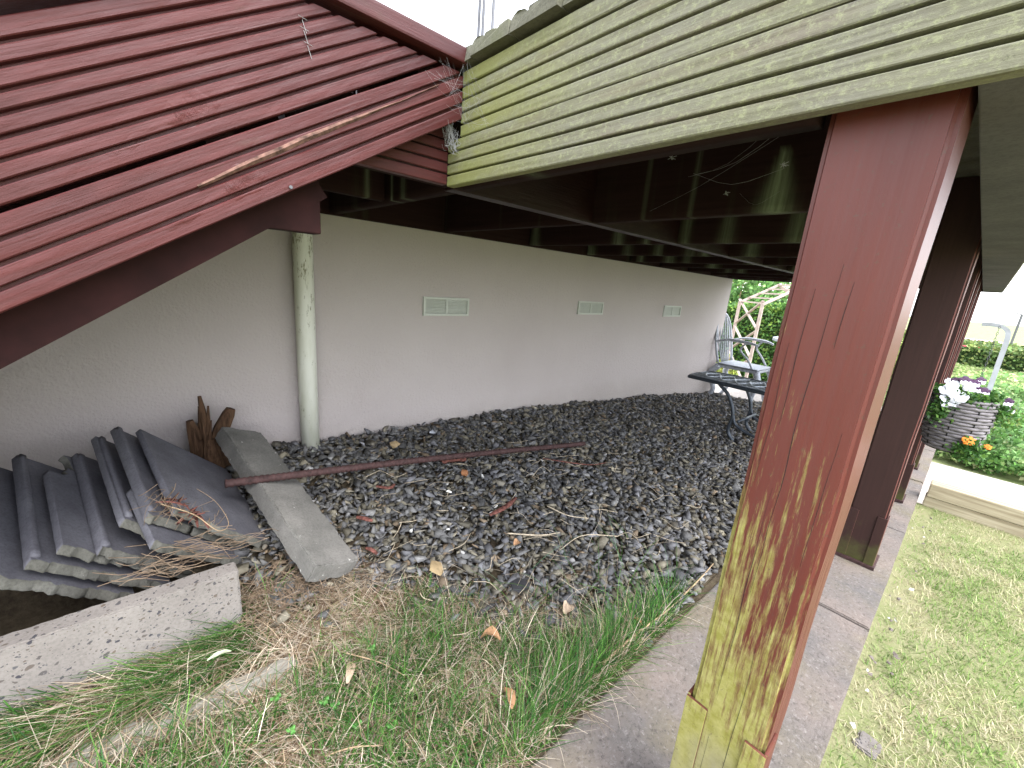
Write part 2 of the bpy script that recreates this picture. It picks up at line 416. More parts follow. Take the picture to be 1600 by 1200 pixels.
def ribbed(name, parent, org, dL, dW, dN, length, nr, pitch, thick, mat, clips=(), gw=.0046, gd=.0105, wob=.0006, label=None):
    """A grooved deck board. org: start of its lower edge on the outer face; dL length, dW across, dN outward."""
    dL, dW, dN = Vector(dL).normalized(), Vector(dW).normalized(), Vector(dN).normalized()
    wd = nr*pitch; prof = [(0, -thick), (0, -.0018), (.0018, 0)]
    for i in range(nr):
        a, b = i*pitch, (i+1)*pitch
        if i > 0: prof += [(a+gw/2-.0009, -gd), (a+gw/2, -.0012), (a+gw/2+.0014, 0)]
        prof += [(.5*(a+b), .0001)]
        if i < nr-1: prof += [(b-gw/2-.0014, 0), (b-gw/2, -.0012), (b-gw/2+.0009, -gd)]
    prof += [(wd-.0018, 0), (wd, -.0018), (wd, -thick)]
    ns = max(8, int(length/.02)); sd_ = random.random()*50
    bm = bmesh.new(); rings = []
    for s in range(ns+1):
        x = length*s/ns; ring = []
        for j, (u, v) in enumerate(prof):
            q = Vector((x*7+sd_, u*60, v*60)); w = noise.noise(q)*wob; w2 = noise.noise(q*3.1+Vector((9, 9, 9)))*wob
            if v <= -thick+.0001: w = w2 = 0
            ring.append(bm.verts.new((x, u+w, v+w2)))
        rings.append(ring)
    n = len(prof)
    for s in range(ns):
        for j in range(n):
            a, b, c, d = rings[s][j], rings[s+1][j], rings[s+1][(j+1) % n], rings[s][(j+1) % n]
            bm.faces.new((a, b, c, d))
    bm.faces.new(rings[0]); bm.faces.new(rings[-1][::-1])
    mw = Matrix(((dL.x, dW.x, dN.x, org[0]), (dL.y, dW.y, dN.y, org[1]), (dL.z, dW.z, dN.z, org[2]), (0, 0, 0, 1)))
    inv = mw.inverted()
    for co, no in clips:                      # keep the side the normal points away from
        lco = inv @ Vector(co); lno = (inv.to_3x3() @ Vector(no)).normalized()
        res = bmesh.ops.bisect_plane(bm, geom=bm.verts[:]+bm.edges[:]+bm.faces[:], plane_co=lco, plane_no=lno, clear_outer=True)
        ed = [e for e in res['geom_cut'] if isinstance(e, bmesh.types.BMEdge)]
        if ed: bmesh.ops.triangle_fill(bm, edges=ed, use_beauty=True)
    bmesh.ops.recalc_face_normals(bm, faces=bm.faces[:])
    me = bpy.data.meshes.new(name); bm.to_mesh(me); bm.free()
    o = link(name, me, mat, parent, mw)
    if label: o['label'] = label
    return o

# ------------------------------------------------------------------ terrain
XW = [-3, -1.3, -.39, .53, 1.74, 3.3, 4.85, 6]; ZW = [-.30, -.52, -.70, -.80, -.825, -.94, -1.10, -1.12]  # unseen left end of the bank is raised to block light under the stair
def g(x, y):
    zw = np.interp(x, XW, ZW); t = np.clip((np.asarray(y)-.42)/1.48, 0, 1)
    return -1.0+(zw+1.0)*t
def sheet(name, xs, ys, fz, mat, kind='structure'):
    X, Y = np.meshgrid(xs, ys, indexing='ij'); Z = fz(X, Y); nx, ny = X.shape
    v = np.stack([X, Y, Z], -1).reshape(-1, 3)
    i = np.arange(nx-1)[:, None]*ny+np.arange(ny-1)[None, :]
    f = np.stack([i, i+ny, i+ny+1, i+1], -1).reshape(-1, 4)
    o = np_mesh(name, v, f, mat, sm=True); o['kind'] = kind; return o
def hum(X, Y, s, a):
    f = np.vectorize(lambda x, y: noise.noise(Vector((x*s, y*s, 3.3))))
    return f(X, Y)*a
sheet('ground', np.array([-300, -40, -6, 0, 6, 12, 17, 24, 40, 120, 400.]), np.array([-300, -60, -12, -4, 0, 4, 12, 60, 300.]),
      lambda X, Y: np.where(X > 17, -2.4, -1.26), M['far'])
sheet('bank', np.linspace(-2.2, 4.86, 150), np.linspace(.412, 1.97, 50), lambda X, Y: g(X, Y)-.018+hum(X, Y, 5, .012)-.20*np.clip((.02-X)/.1, 0, 1)*np.clip((Y-1.10)/.03, 0, 1)*np.clip((1.75-Y)/.2, 0, 1), M['soil'])
sheet('lawn', np.linspace(-4, 3.19, 60), np.linspace(-7, .03, 60), lambda X, Y: np.full_like(X, -1.045)+hum(X, Y, 2, .008), M['lawn'])
sheet('patio', np.linspace(4.8, 6.6, 8), np.linspace(.3, 7, 8), lambda X, Y: np.full_like(X, -1.125), M['patio'])
sheet('garden_path', np.linspace(3.2, 4.35, 12), np.linspace(-7, .41, 12), lambda X, Y: np.full_like(X, -1.075), M['patio'])
sheet('planting_bed', np.linspace(4.35, 16, 30), np.linspace(-14, .41, 30), lambda X, Y: -1.09+hum(X, Y, .6, .05), M['far'])
m_ = MB()
m_.box(-2.2, 4.8, .405, .43, -1.3, -1.01); o = m_.build('bank_edge', M['soil']); o['kind'] = 'structure'

# paving slabs between bank and lawn
pav = thing('paving_strip', (.7, .2, -1.06), 'single row of worn pinkish grey paving slabs under the deck posts', 'paving'); pav['kind'] = 'structure'
xs = [-1.17, .2, 1.648, 2.565, 3.47, 4.37, 4.86]
for i in range(len(xs)-1):
    a, b = xs[i]+.004, xs[i+1]-.004; dz = random.uniform(-.003, .003)
    bm = bmesh.new(); bmesh.ops.create_cube(bm, size=1)
    for v in bm.verts: v.co = Vector(((a+b)/2+v.co.x*(b-a), .2065+v.co.y*.405, -1.03+dz+v.co.z*.06))
    bmesh.ops.bevel(bm, geom=bm.edges[:], offset=.004, segments=2, affect='EDGES')
    bmesh.ops.subdivide_edges(bm, edges=[e for e in bm.edges if e.calc_length() > .2], cuts=24, use_grid_fill=True)
    for v in bm.verts:
        v.co += Vector((noise.noise(v.co*14)*.003, noise.noise(v.co*14+Vector((5, 5, 5)))*.004, noise.noise(v.co*9+Vector((1, 5, 9)))*.0016))
    me = bpy.data.meshes.new('paving_slab'); bm.to_mesh(me); bm.free(); smooth(me, 30); link('paving_slab', me, M['paving'], pav)

# ------------------------------------------------------------------ house wall
wall = thing('house_wall', (2, 1.9, -1.2), 'long cream rendered wall behind the gravel under the deck', 'wall')
MB().box(-2.6, 4.86, 1.9, 2.15, -1.35, .446, .004).build('wall', M['wall'], wall)
for vx0, vx1, z0, z1 in ((1.062, 1.345, -.212, -.115), (2.285, 2.575, -.196, -.103), (3.475, 3.785, -.207, -.108)):
    fr = MB(); y0, y1 = 1.888, 1.9015; t = .012
    fr.box(vx0, vx1, y0, y1, z0, z0+t, .002).box(vx0, vx1, y0, y1, z1-t, z1, .002)
    fr.box(vx0, vx0+t, y0+.0005, y1, z0+t, z1-t).box(vx1-t, vx1, y0+.0005, y1, z0+t, z1-t)
    fr.box((vx0+vx1)/2-.006, (vx0+vx1)/2+.006, y0+.003, y1, z0+t, z1-t)
    f = fr.build('air_vent', M['vent'], wall)
    for (a, b) in ((vx0+t, (vx0+vx1)/2-.006), ((vx0+vx1)/2+.006, vx1-t)):
        gm = MB(); gm.box(a, b, y1-.003, y1, z0+t, z1-t)
        n = 9
        for k in range(n):
            z = z0+t+(z1-z0-2*t)*(k+.5)/n; gm.bar((a, y1-.006, z), (b, y1-.006, z), .006, .0022, (0, .7, .7))
        gm.build('grille', M['vent'], f)

# downpipe
dp = thing('drainpipe', (.493, 1.852, -.82), 'stained white plastic drainpipe standing in the gravel against the wall', 'drainpipe')
m_ = MB(); m_.tube([(.489, 1.855, -.84), (.489, 1.852, -.4), (.492, 1.85, .2), (.492, 1.85, .44)], .0375, 24)
m_.build('pipe', M['pvc'], dp, True)
MB().tube([(.489, 1.853, -.815), (.489, 1.853, -.792)], .0405, 24).build('socket', M['pvc'], dp, True)
MB().tube([(.492, 1.85, .16), (.492, 1.85, .21)], .043, 24).build('collar', M['pvc'], dp, True)

# ------------------------------------------------------------------ deck
deck = thing('timber_deck', (.7, .1, -1), 'raised timber deck on red posts with grey ribbed end cladding', 'deck')
XE = 4.93; ZB = .209; ZJ = .446
XP = .58
# end cladding (faces the camera side), boards run away from the corner along -Y
nX = (-1, 0, 0)
def endboard(y_start, y_end, z0, nr, pitch=.0245, parent=deck, thick=.02, label=None):
    return ribbed('cladding_board', parent, (XP, y_start, z0), (0, -1, 0), (0, 0, 1), nX, y_start-y_end, nr, pitch, thick, M['weathered'], label=label)
endboard(.934, -.052, ZB, 4)
endboard(.884, -.052, ZB+4*.0245+.0022, 4)
endboard(.884, -.052, .412, 1, .0262)
# deck boards, running along X; their worn ends show above the cladding
yb = -.05; k = 0
while yb < 1.88:
    w = .124; w = min(w, 1.893-yb)
    x0 = .566+random.uniform(-.006, .006)
    bm = bmesh.new(); nr = 3; p = w/nr; prof = [(0, 0), (w, 0)]
    top = []
    for i in range(nr):
        a, b = i*p, (i+1)*p; top += [(a+.001, .0245), (a+.006, .0285), ((a+b)/2, .0295), (b-.006, .0285), (b-.001, .0245)]
    prof = [(0, 0)]+top+[(w, 0)]
    prof = [prof[0]]+prof[1:]
    prof2 = [(0, 0), (w, 0)]+top[::-1]
    r1 = []; r2 = []; r3 = []
    for (u, v) in prof2:
        j = noise.noise(Vector((u*90+k*3, v*60, 2)))*.006
        r1.append(bm.verts.new((x0+j+(.004 if v > .02 else 0), yb+u, ZJ+.0015+v)))
        r2.append(bm.verts.new((x0+.03, yb+u, ZJ+.0015+v+noise.noise(Vector((u*90, k, 1)))*.001)))
        r3.append(bm.verts.new((XE, yb+u, ZJ+.0015+v)))
    n = len(prof2)
    for A, B in ((r1, r2), (r2, r3)):
        for j in range(n): bm.faces.new((A[j], B[j], B[(j+1) % n], A[(j+1) % n]))
    bm.faces.new(r1[::-1]); bm.faces.new(r3)
    bmesh.ops.recalc_face_normals(bm, faces=bm.faces[:])
    me = bpy.data.meshes.new('deck_board'); bm.to_mesh(me); bm.free()
    link('deck_board', me, M['weathered'] if False else M['deckb'] if 'deckb' in M else M.setdefault('deckb', concrete("lichened_grey_deck_wood", (.09, .085, .065), (.17, .165, .125), speck=(.27, .28, .18), bump=.8, moss=.5)), deck)
    yb += w+.003; k += 1
# joists across the deck, with pale drip stains down their near faces
JX = [.602, 1.15, 1.73, 2.27, 2.78, 3.22, 3.72, 4.2, 4.62, 4.885]
def joist(x, y0, y1, z0, z1, t, stains, ny=90, nz=14, name='joist', along='y', mat='dark_y'):
    ys = np.linspace(y0, y1, ny); zs = np.linspace(z0, z1, nz)
    Y, Z = np.meshgrid(ys, zs, indexing='ij')
    st = np.zeros_like(Y)
    for (yc, zt, zb, w0, w1, a) in stains:
        f = np.clip((zt-Z)/(zt-zb+1e-6), 0, 1); w = w0+(w1-w0)*f
        inside = (Z <= zt+.004) & (Z >= zb-.012)
        st += a*np.exp(-((Y-yc)/w)**2)*inside*(1-.25*f)
    if along == 'y': front = np.stack([np.full_like(Y, x), Y, Z], -1); back = np.stack([np.full_like(Y, x+t), Y, Z], -1)
    else: front = np.stack([Y, np.full_like(Y, x), Z], -1); back = np.stack([Y, np.full_like(Y, x+t), Z], -1)
    v = np.concatenate([front.reshape(-1, 3), back.reshape(-1, 3)]); N = ny*nz
    i = (np.arange(ny-1)[:, None]*nz+np.arange(nz-1)[None, :]).ravel()
    f1 = np.stack([i, i+1, i+nz+1, i+nz], -1); f2 = np.stack([i+N, i+nz+N, i+nz+1+N, i+1+N], -1)
    a = np.arange(ny-1)*nz; bot = np.stack([a, a+nz, a+nz+N, a+N], -1); a = a+nz-1; top_ = np.stack([a, a+N, a+nz+N, a+nz], -1)
    b = np.arange(nz-1); e0 = np.stack([b, b+N, b+1+N, b+1], -1); b = b+(ny-1)*nz; e1 = np.stack([b, b+1, b+1+N, b+N], -1)
    return np_mesh(name, v, np.concatenate([f1, f2, bot, top_, e0, e1]), M[mat], deck, attr=('stain', np.concatenate([st.ravel(), st.ravel()*.5])))
def rstains(n, seed):
    r = random.Random(seed)
    return [(r.uniform(.2, 1.85), ZJ, ZB, r.uniform(.006, .022), r.uniform(.014, .04), r.uniform(.35, .95)) for _ in range(n)]
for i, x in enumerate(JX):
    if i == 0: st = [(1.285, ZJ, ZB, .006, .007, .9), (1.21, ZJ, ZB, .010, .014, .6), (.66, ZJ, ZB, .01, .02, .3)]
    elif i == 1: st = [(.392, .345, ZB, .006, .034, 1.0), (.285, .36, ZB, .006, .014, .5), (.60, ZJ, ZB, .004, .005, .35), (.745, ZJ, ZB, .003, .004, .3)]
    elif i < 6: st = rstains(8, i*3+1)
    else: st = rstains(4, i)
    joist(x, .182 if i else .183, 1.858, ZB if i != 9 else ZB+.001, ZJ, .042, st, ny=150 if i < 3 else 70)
# short blocking boards fixed behind the end cladding, each with a web-covered drip stain
joist(.66, .50, .80, .262, .40, .03, [(.690, .335, .262, .004, .012, .9), (.590, .335, .262, .004, .012, .9)], ny=60, name='blocking')
# ledger at the wall, middle beam, rim boards
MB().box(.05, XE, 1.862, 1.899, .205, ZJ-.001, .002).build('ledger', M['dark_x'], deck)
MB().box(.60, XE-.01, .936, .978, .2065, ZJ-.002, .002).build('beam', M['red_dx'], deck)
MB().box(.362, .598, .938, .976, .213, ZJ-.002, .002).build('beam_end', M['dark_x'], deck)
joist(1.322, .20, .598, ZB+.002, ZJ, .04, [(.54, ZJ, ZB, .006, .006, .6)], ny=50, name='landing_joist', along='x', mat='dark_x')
# red horizontal cladding under the stair
ribbed('cladding_board', deck, (.362, .934, .2125), (1, 0, 0), (0, 0, 1), (0, -1, 0), .2165, 6, .0245, .0035+.016, M['red_x'],
       label='dark red ribbed board under the stair side')
# rim along the posts
MB().box(.601, XE, .020, .0575, .231, ZJ-.001, .002).build('rim_board', M['dark_x'], deck)
M['soffit'] = concrete("grey_weathered_soffit_board", (.085, .08, .085), (.13, .12, .125), bump=.4)
MB().box(.601, XE-.003, -.046, .055, .2095, .2295, .002).build('soffit_board', M['soffit'], deck)
ribbed('cladding_board', deck, (.604, -.050, .2105), (1, 0, 0), (0, 0, 1), (0, -1, 0), XE-.604, 9, .0262, .003+.016, M['weathered'],
       label='grey ribbed board along the lawn side of the deck')
MB().box(XE, XE+.022, -.046, 1.9, .205, .474, .002).build('rim_board', M['dark_y'], deck)
# posts
PX = [.627, 2.062, 2.97, 3.72, 4.76]
M['post2'] = flat_mat("dark_stained_post", (.05, .026, .022), .55, .3, 0, .3, 20, .3)
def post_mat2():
    m = NT("brown_post_painted_lit_side_green_foot", .6, .3)
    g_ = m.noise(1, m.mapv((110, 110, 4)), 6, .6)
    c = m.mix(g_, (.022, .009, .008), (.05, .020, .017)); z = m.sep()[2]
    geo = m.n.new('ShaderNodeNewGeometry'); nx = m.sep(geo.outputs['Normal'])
    c = m.mix(m.ramp(m.math('MULTIPLY', nx[1], -1.0), [(.4, 0), (.7, 1)]), c, (.12, .04, .033))  # lawn-facing side coloured lighter than the front, standing in for light on it
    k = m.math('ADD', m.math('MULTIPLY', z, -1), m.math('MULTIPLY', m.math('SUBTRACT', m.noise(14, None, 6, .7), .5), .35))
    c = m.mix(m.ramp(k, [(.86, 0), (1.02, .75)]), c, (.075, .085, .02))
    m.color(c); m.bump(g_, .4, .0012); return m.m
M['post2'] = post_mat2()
def crack(bm_list, x, y, z0, z1, w):
    pts = []; n = 14
    for i in range(n+1):
        t = i/n; pts.append(Vector((x, y+noise.noise(Vector((t*5, y*90, z0*9)))*.006, z0+(z1-z0)*t)))
    return pts
for i, x in enumerate(PX):
    w = .113; y0, y1 = .062, .175
    bm = bmesh.new(); bmesh.ops.create_cube(bm, size=1)
    zt = ZJ-.002; zb_ = -.985
    for v in bm.verts: v.co = Vector((x+w/2+v.co.x*w, (y0+y1)/2+v.co.y*(y1-y0), (zt+zb_)/2+v.co.z*(zt-zb_)))
    bmesh.ops.bevel(bm, geom=[e for e in bm.edges if abs((e.verts[0].co-e.verts[1].co).z) > .5], offset=.007, segments=3, affect='EDGES')
    bmesh.ops.bisect_plane
    for zz in np.linspace(zb_+.02, zt-.02, 40 if i == 0 else 12):
        bmesh.ops.bisect_plane(bm, geom=bm.verts[:]+bm.edges[:]+bm.faces[:], plane_co=(0, 0, zz), plane_no=(0, 0, 1))
    for v in bm.verts: v.co += Vector((noise.noise(v.co*6), noise.noise(v.co*6+Vector((7, 0, 0))), 0))*.0018
    me = bpy.data.meshes.new('post'); bm.to_mesh(me); bm.free(); smooth(me, 12)
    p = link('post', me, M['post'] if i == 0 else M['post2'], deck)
    if i == 0: p['label'] = 'nearest red post with yellow green algae on its lower half'
    me.materials.append(M['rubber'])
    if i == 0:
        for (yy, za, zb2, wd) in ((.148, -.16, .02, .0011), (.128, -.42, .05, .0012), (.1365, -.62, -.25, .0009), (.112, -.05, .03, .0009), (.104, -.86, -.5, .001), (.135, -.97, -.7, .0012), (.083, -.45, -.15, .0007), (.16, -.25, -.05, .0007)):
            n = 22; ck = MB()
            for q in range(n):
                pa, pb = [(x-.0004, yy+noise.noise(Vector((zz*9, yy*300, 1)))*.0035-(zz+.3)*.006, zz) for zz in (za+(zb2-za)*q/n, za+(zb2-za)*(q+1)/n)]
                f = math.sin(math.pi*(q+.5)/n); ck.bar(pa, pb, .0006, wd*f*.45+.00005, (0, 1, 0))
            ck.build('drying_crack', M['rubber'], p)
    # base plate and steel angles at the foot
    MB().box(x-.012, x+w+.012, y0-.012, y1+.012, -.9985, -.985, .002).build('base_plate', M['rust'], p)
    t = .005; hh = .28 if i == 0 else .16
    mt = M['shoe'] if 'shoe' in M else M.setdefault('shoe', wood_post())
    for (ya, yb2) in ((y1-.030, y1+t), (y0-t, y0+.026)):
        b = MB(); b.box(x-t-.001, x-.001, ya, yb2, -.985, -.985+hh+.048, .0015); 
        if ya > .1: b.box(x-.0005, x+.05, y1+.0005, y1+t+.0005, -.985, -.985+hh+.05, .0015)
        else: b.box(x-.0005, x+.05, y0-t-.0005, y0-.0005, -.985, -.985+hh+.048, .0015)
        b.build('post_shoe', M['post'] if i == 0 else M['post2'], p)
MB().tube([(.70, .057, -.93), (.70, .045, -.93)], .008, 6).build('bolt', M['rust'], deck)
# railing rods standing on the deck corner
for (y, z) in ((.905, 1.6), (.889, 1.6), (.853, 1.6)):
    MB().tube([(.63, y, ZJ+.02), (.63, y+.002, z)], .0036, 8).build('railing_rod', M['steel'], deck)

# ------------------------------------------------------------------ stair
stair = thing('timber_stair', (-.6, .95, -1), 'red stained timber stair side of sloping ribbed boards beside the deck', 'stairs')
TH = math.radians(31.2); dS = Vector((math.cos(TH), 0, math.sin(TH))); dU = Vector((-math.sin(TH), 0, math.cos(TH)))
pE = Vector((.58, .88, .344)); Ls = 2.55; o0 = pE-dS*2.25
right = ((.578, 0, 0), (1, 0, 0)); topc = ((0, 0, .4325), (0, 0, 1))
ribbed('cladding_board', stair, o0, dS, dU, (0, -1, 0), Ls, 4, .0256, .022, M['red_x'], (right, topc), gw=.0062, label='lower sloping ribbed board with a pale split rib')
ribbed('cladding_board', stair, o0+dU*(4*.0256+.0075), dS, dU, (0, -1, 0), Ls, 8, .0218, .022, M['red_x'], (right, topc), gw=.0060)
MB().box(.43, .564, .927, 1.897, .4475, .4745, .003).build('landing_board', M['dark_y'], stair)
# sloping cap board with shadow gap, and level cap at the landing
cp = o0+dU*(.1024+.0075+.1744+.012)
cb = MB(); bm = bmesh.new()
lvl = .476
L1 = (lvl-.03-cp.z)/dS.z
a = cp; b = cp+dS*(L1+.01)
m_ = MB(); m_.bar(a+Vector((0, .05, 0))+dU*.02, b+Vector((0, .05, 0))+dU*.02, .04, .13, (0, 1, 0)); m_.build('stair_cap', M['red_x'], stair)
MB().box(.165, .5785, .862, .99, .4445, .4755, .004).build('landing_cap', M['capw'] if 'capw' in M else M.setdefault('capw', wood_red("algae_edged_red_cap", 'x', .8)), stair)
# battens behind the boards, stringer and its level cut end
for xx in (.50, .12, -.30, -.7, -1.1):
    zb2 = pE.z-(.58-xx)*math.tan(TH)+.03
    MB().box(xx-.02, xx+.02, .9035, .925, zb2+.03, min(zb2+.26, .43)).build('batten', M['dark_y'], stair)
bs = MB(); s0 = Vector((-.173, .957, -.187)); s1 = Vector((.20, .957, .066)); sl = (s1-s0).normalized(); nrm = Vector((-sl.z, 0, sl.x))
A = s0-sl*1.05; B = s1+sl*.12; h = .20
vs = [p+q for p in (A, B) for q in (Vector((0, -.022, 0)), Vector((0, .022, 0)), nrm*h+Vector((0, .022, 0)), nrm*h+Vector((0, -.022, 0)))]
bs.add(vs, [(3, 2, 1, 0), (4, 5, 6, 7), (0, 1, 5, 4), (1, 2, 6, 5), (2, 3, 7, 6), (3, 0, 4, 7)])
M['dark_s'] = flat_mat('very_dark_red_brown_wood', (.022, .007, .007), .8, .15, 0, .35, 12, .3)
M['string'] = wood_red("very_dark_red_stringer", 'x', .25)
bs.build('stringer', M['dark_s'], stair)
MB().box(.172, .2855, .936, .9815, .0605, .205, .003).build('stringer_end_block', M['dark_s'], stair)
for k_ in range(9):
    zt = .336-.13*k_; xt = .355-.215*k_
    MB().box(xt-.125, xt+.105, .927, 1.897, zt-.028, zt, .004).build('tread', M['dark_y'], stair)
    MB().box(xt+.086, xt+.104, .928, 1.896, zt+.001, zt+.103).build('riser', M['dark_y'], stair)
# split pale sliver along the second rib of the lower board, nail, tiny chips
def on_side(d, uu, out=0.): return o0+dS*d+dU*uu+Vector((0, -out, 0))
sp = MB(); rr = random.Random(3); pts = []
n = 40
rowA = []; rowB = []; rowC = []
for i in range(n+1):
    t = i/n; d = 1.70+t*.52; uu = .0256*(2.02)+.0005+.020*t+.0015*noise.noise(Vector((t*9, 1, 1)))
    th = .008*math.sin(math.pi*min(1, t*1.1+.12))+.002
    rowA.append(on_side(d, uu, .0008)); rowB.append(on_side(d, uu+th*.5, .005+.001*noise.noise(Vector((t*30, 3, 1))))); rowC.append(on_side(d, uu+th, .0008))
vs = rowA+rowB+rowC; N = n+1
fs = [(i, i+1, N+i+1, N+i) for i in range(n)]+[(N+i, N+i+1, 2*N+i+1, 2*N+i) for i in range(n)]
sp.add(vs, fs)
M['sliver'] = flat_mat("bleached_split_wood", (.135, .075, .058), .85, .2, 0, .8, 55, .9)
sp.build('split_sliver', M['sliver'], stair)
MB().tube([on_side(1.83, .006, .0), on_side(1.83, .006, .0)+Vector((0, -.004, 0))], .003, 8).build('nail_head', M['steel'], stair)

# ------------------------------------------------------------------ kerb stones, roof tiles, lintel, rod
def rough_box(name, c0, ax, ay, az, mat, label, cat, sub=.012, amp=.002, bev=.006, group=None, chip=.0):
    bm = bmesh.new(); bmesh.ops.create_cube(bm, size=1)
    ax, ay, az = Vector(ax), Vector(ay), Vector(az); L = (ax.length, ay.length, az.length)
    for v in bm.verts: v.co = Vector(((v.co.x+.5)*L[0], (v.co.y+.5)*L[1], (v.co.z+.5)*L[2]))
    bmesh.ops.bevel(bm, geom=bm.edges[:], offset=bev, segments=2, affect='EDGES')
    for axis in range(3):
        n = int(L[axis]/sub)
        for q in range(1, n):
            co = [0, 0, 0]; no = [0, 0, 0]; co[axis] = L[axis]*q/n; no[axis] = 1
            bmesh.ops.bisect_plane(bm, geom=bm.verts[:]+bm.edges[:]+bm.faces[:], plane_co=co, plane_no=no)
    for v in bm.verts:
        q = v.co*(55 if amp < .0035 else 22)+Vector((c0[0]*7, 3, c0[1]*5))
        e = min(v.co.x, L[0]-v.co.x, 9), min(v.co.y, L[1]-v.co.y), min(v.co.z, L[2]-v.co.z)
        edge = sorted(e)[1] < bev*1.6
        a = amp*(2.2 if edge else 1)
        v.co += Vector((noise.noise(q), noise.noise(q+Vector((11, 0, 0))), noise.noise(q+Vector((0, 17, 0)))))*a
    mw = Matrix.Identity(4)
    for i, a_ in enumerate((ax.normalized(), ay.normalized(), az.normalized())):
        for r in range(3): mw[r][i] = a_[r]
    for r in range(3): mw[r][3] = c0[r]
    me = bpy.data.meshes.new(name); bm.to_mesh(me); bm.free(); smooth(me, 22)
    o = link(name, me, mat, None, mw); tag(o, label, cat, group); return o
rough_box('kerb_stone', (-1.05, 1.05, -.905), (1.15, -.004, -.008), (0, .048, 0), (0, .004, .168), M['kerb'],
          'pale exposed aggregate concrete kerb on edge in front of the tile stack', 'kerb stone', amp=.0009, bev=.0035)
rough_box('kerb_stone', (-.60, .905, -.985), (.78, -.055, -.02), (.003, .05, 0), (0, 0, .085), M['mossk'] if 'mossk' in M else M.setdefault('mossk', concrete("mossy_buried_concrete", (.20, .19, .16), (.32, .30, .26), bump=.8, moss=.8)),
          'mossy concrete kerb almost buried in the foreground grass', 'kerb stone', amp=.004, bev=.01)
Wv = Vector((.135, 0, -.07)); a0 = Vector((.16, 1.75, -.605)); b0 = Vector((.272, 1.03, -.794))
Lv = a0-b0; Nv = Wv.cross(Lv).normalized(); Nv = Nv if Nv.z > 0 else -Nv
rough_box('concrete_post', b0-Nv*.055, Lv, Nv.cross(Lv).normalized()*-.15 if (Nv.cross(Lv)).dot(Wv) < 0 else Nv.cross(Lv).normalized()*.15, Nv*.055, M['lintel'],
          'light grey concrete block slanting from the wall down to the grass under the rod', 'concrete post', amp=.0022, bev=.0035)
# roof tiles
Ad = Vector((-.06, .40, .10)).normalized(); Bd = Vector((.23, .07, -.25)); Bd = (Bd-Ad*Bd.dot(Ad)).normalized(); Nd = Bd.cross(Ad).normalized()
Nd = Nd if Nd.x > 0 else -Nd
def tile(BL, outline, label, ribs=(0.0,), rot=0., h=.42, w=.33, thk=.018):
    q = Matrix.Rotation(rot, 3, Nd) if rot else Matrix.Identity(3)
    A_, B_ = q @ Ad, q @ Bd; sd_ = random.random()*100; BL = Vector(BL)
    # densify the outline and roughen the broken edges
    pts = []
    for i in range(len(outline)):
        (u0_, a0_, rough), (u1_, a1_, _) = outline[i], outline[(i+1) % len(outline)]
        n = max(2, int(math.hypot((u1_-u0_)*w, (a1_-a0_)*h)/.009))
        for k in range(n):
            t = k/n; u = (u0_+(u1_-u0_)*t)*w; a = (a0_+(a1_-a0_)*t)*h
            am = .014 if rough else .0012
            u += noise.noise(Vector((u*55, a*55, sd_)))*am; a += (noise.noise(Vector((u*55+9, a*55, sd_)))+.5*noise.noise(Vector((u*190, a*190, sd_))))*am
            pts.append((u, a, rough))
    bm = bmesh.new(); bev = .0022
    def P(u, a, d): return BL+B_*u+A_*a+Nd*d
    cx = sum(p[0] for p in pts)/len(pts); cy = sum(p[1] for p in pts)/len(pts)
    inn = lambda u, a, s: (u+(cx-u)*s, a+(cy-a)*s)
    rings = []
    for d, s, ro in ((0, .006, 0), (-.002, 0, .5), (-thk*.5, 0, 1), (-thk+.002, 0, .6), (-thk, .01, 0)):
        ring = []
        for (u, a, rough) in pts:
            uu, aa = inn(u, a, s)
            if rough and a < .14: aa -= .012*(-d/thk)
            j = noise.noise(Vector((u*120, a*120, sd_+d*500)))*(.004 if rough else .0004)*ro
            ring.append(bm.verts.new(P(uu+j, aa+j, d+(j*.4 if ro else 0))))
        rings.append(ring)
    n = len(pts)
    for k in range(len(rings)-1):
        for i in range(n):
            f = bm.faces.new((rings[k][i], rings[k+1][i], rings[k+1][(i+1) % n], rings[k][(i+1) % n]))
            f.material_index = 1 if pts[i][2] else 0; f.smooth = True
    bmesh.ops.triangle_fill(bm, edges=[bm.edges.get((rings[0][i], rings[0][(i+1) % n])) for i in range(n)], use_beauty=True)
    bmesh.ops.triangle_fill(bm, edges=[bm.edges.get((rings[-1][i], rings[-1][(i+1) % n])) for i in range(n)], use_beauty=True)
    bmesh.ops.recalc_face_normals(bm, faces=bm.faces[:])
    me = bpy.data.meshes.new('roof_tile'); bm.to_mesh(me); bm.free()
    root = thing('roof_tile', P(.1, .1, 0), label, 'roof tile', 'broken roof tiles leaning in a row by the wall')
    link('tile_plate', me, [M['tile'], M['tile_edge']], root)
    for ru, a_lo, a_hi in ribs:
        r = MB(); npt = 24; rows = []
        for i in range(npt+1):
            a = (a_lo+(a_hi-a_lo)*i/npt)*h; wob = noise.noise(Vector((a*30, sd_, ru)))*.0008
            rows.append([P(ru*w+u_+wob, a, d_) for (u_, d_) in ((0, -.001), (.0006, .0062), (.0022, .0078), (.0125, .0078), (.0150, .0062), (.0185, -.001))])
        vs = [p for row in rows for p in row]
        fs = [(i*6+j, (i+1)*6+j, (i+1)*6+j+1, i*6+j+1) for i in range(npt) for j in range(5)]+[tuple(range(6)), tuple(npt*6+j for j in range(6))[::-1]]
        r.add(vs, fs); r.build('tile_rib', M['tile'], root, True)
    return root
full = [(0, 0, 1), (1, 0, 0), (1, 1, 0), (0, 1, 0)]
tile((-.318, 1.19, -.640), full, 'leftmost roof tile of the leaning row, cut by the picture edge', ribs=())
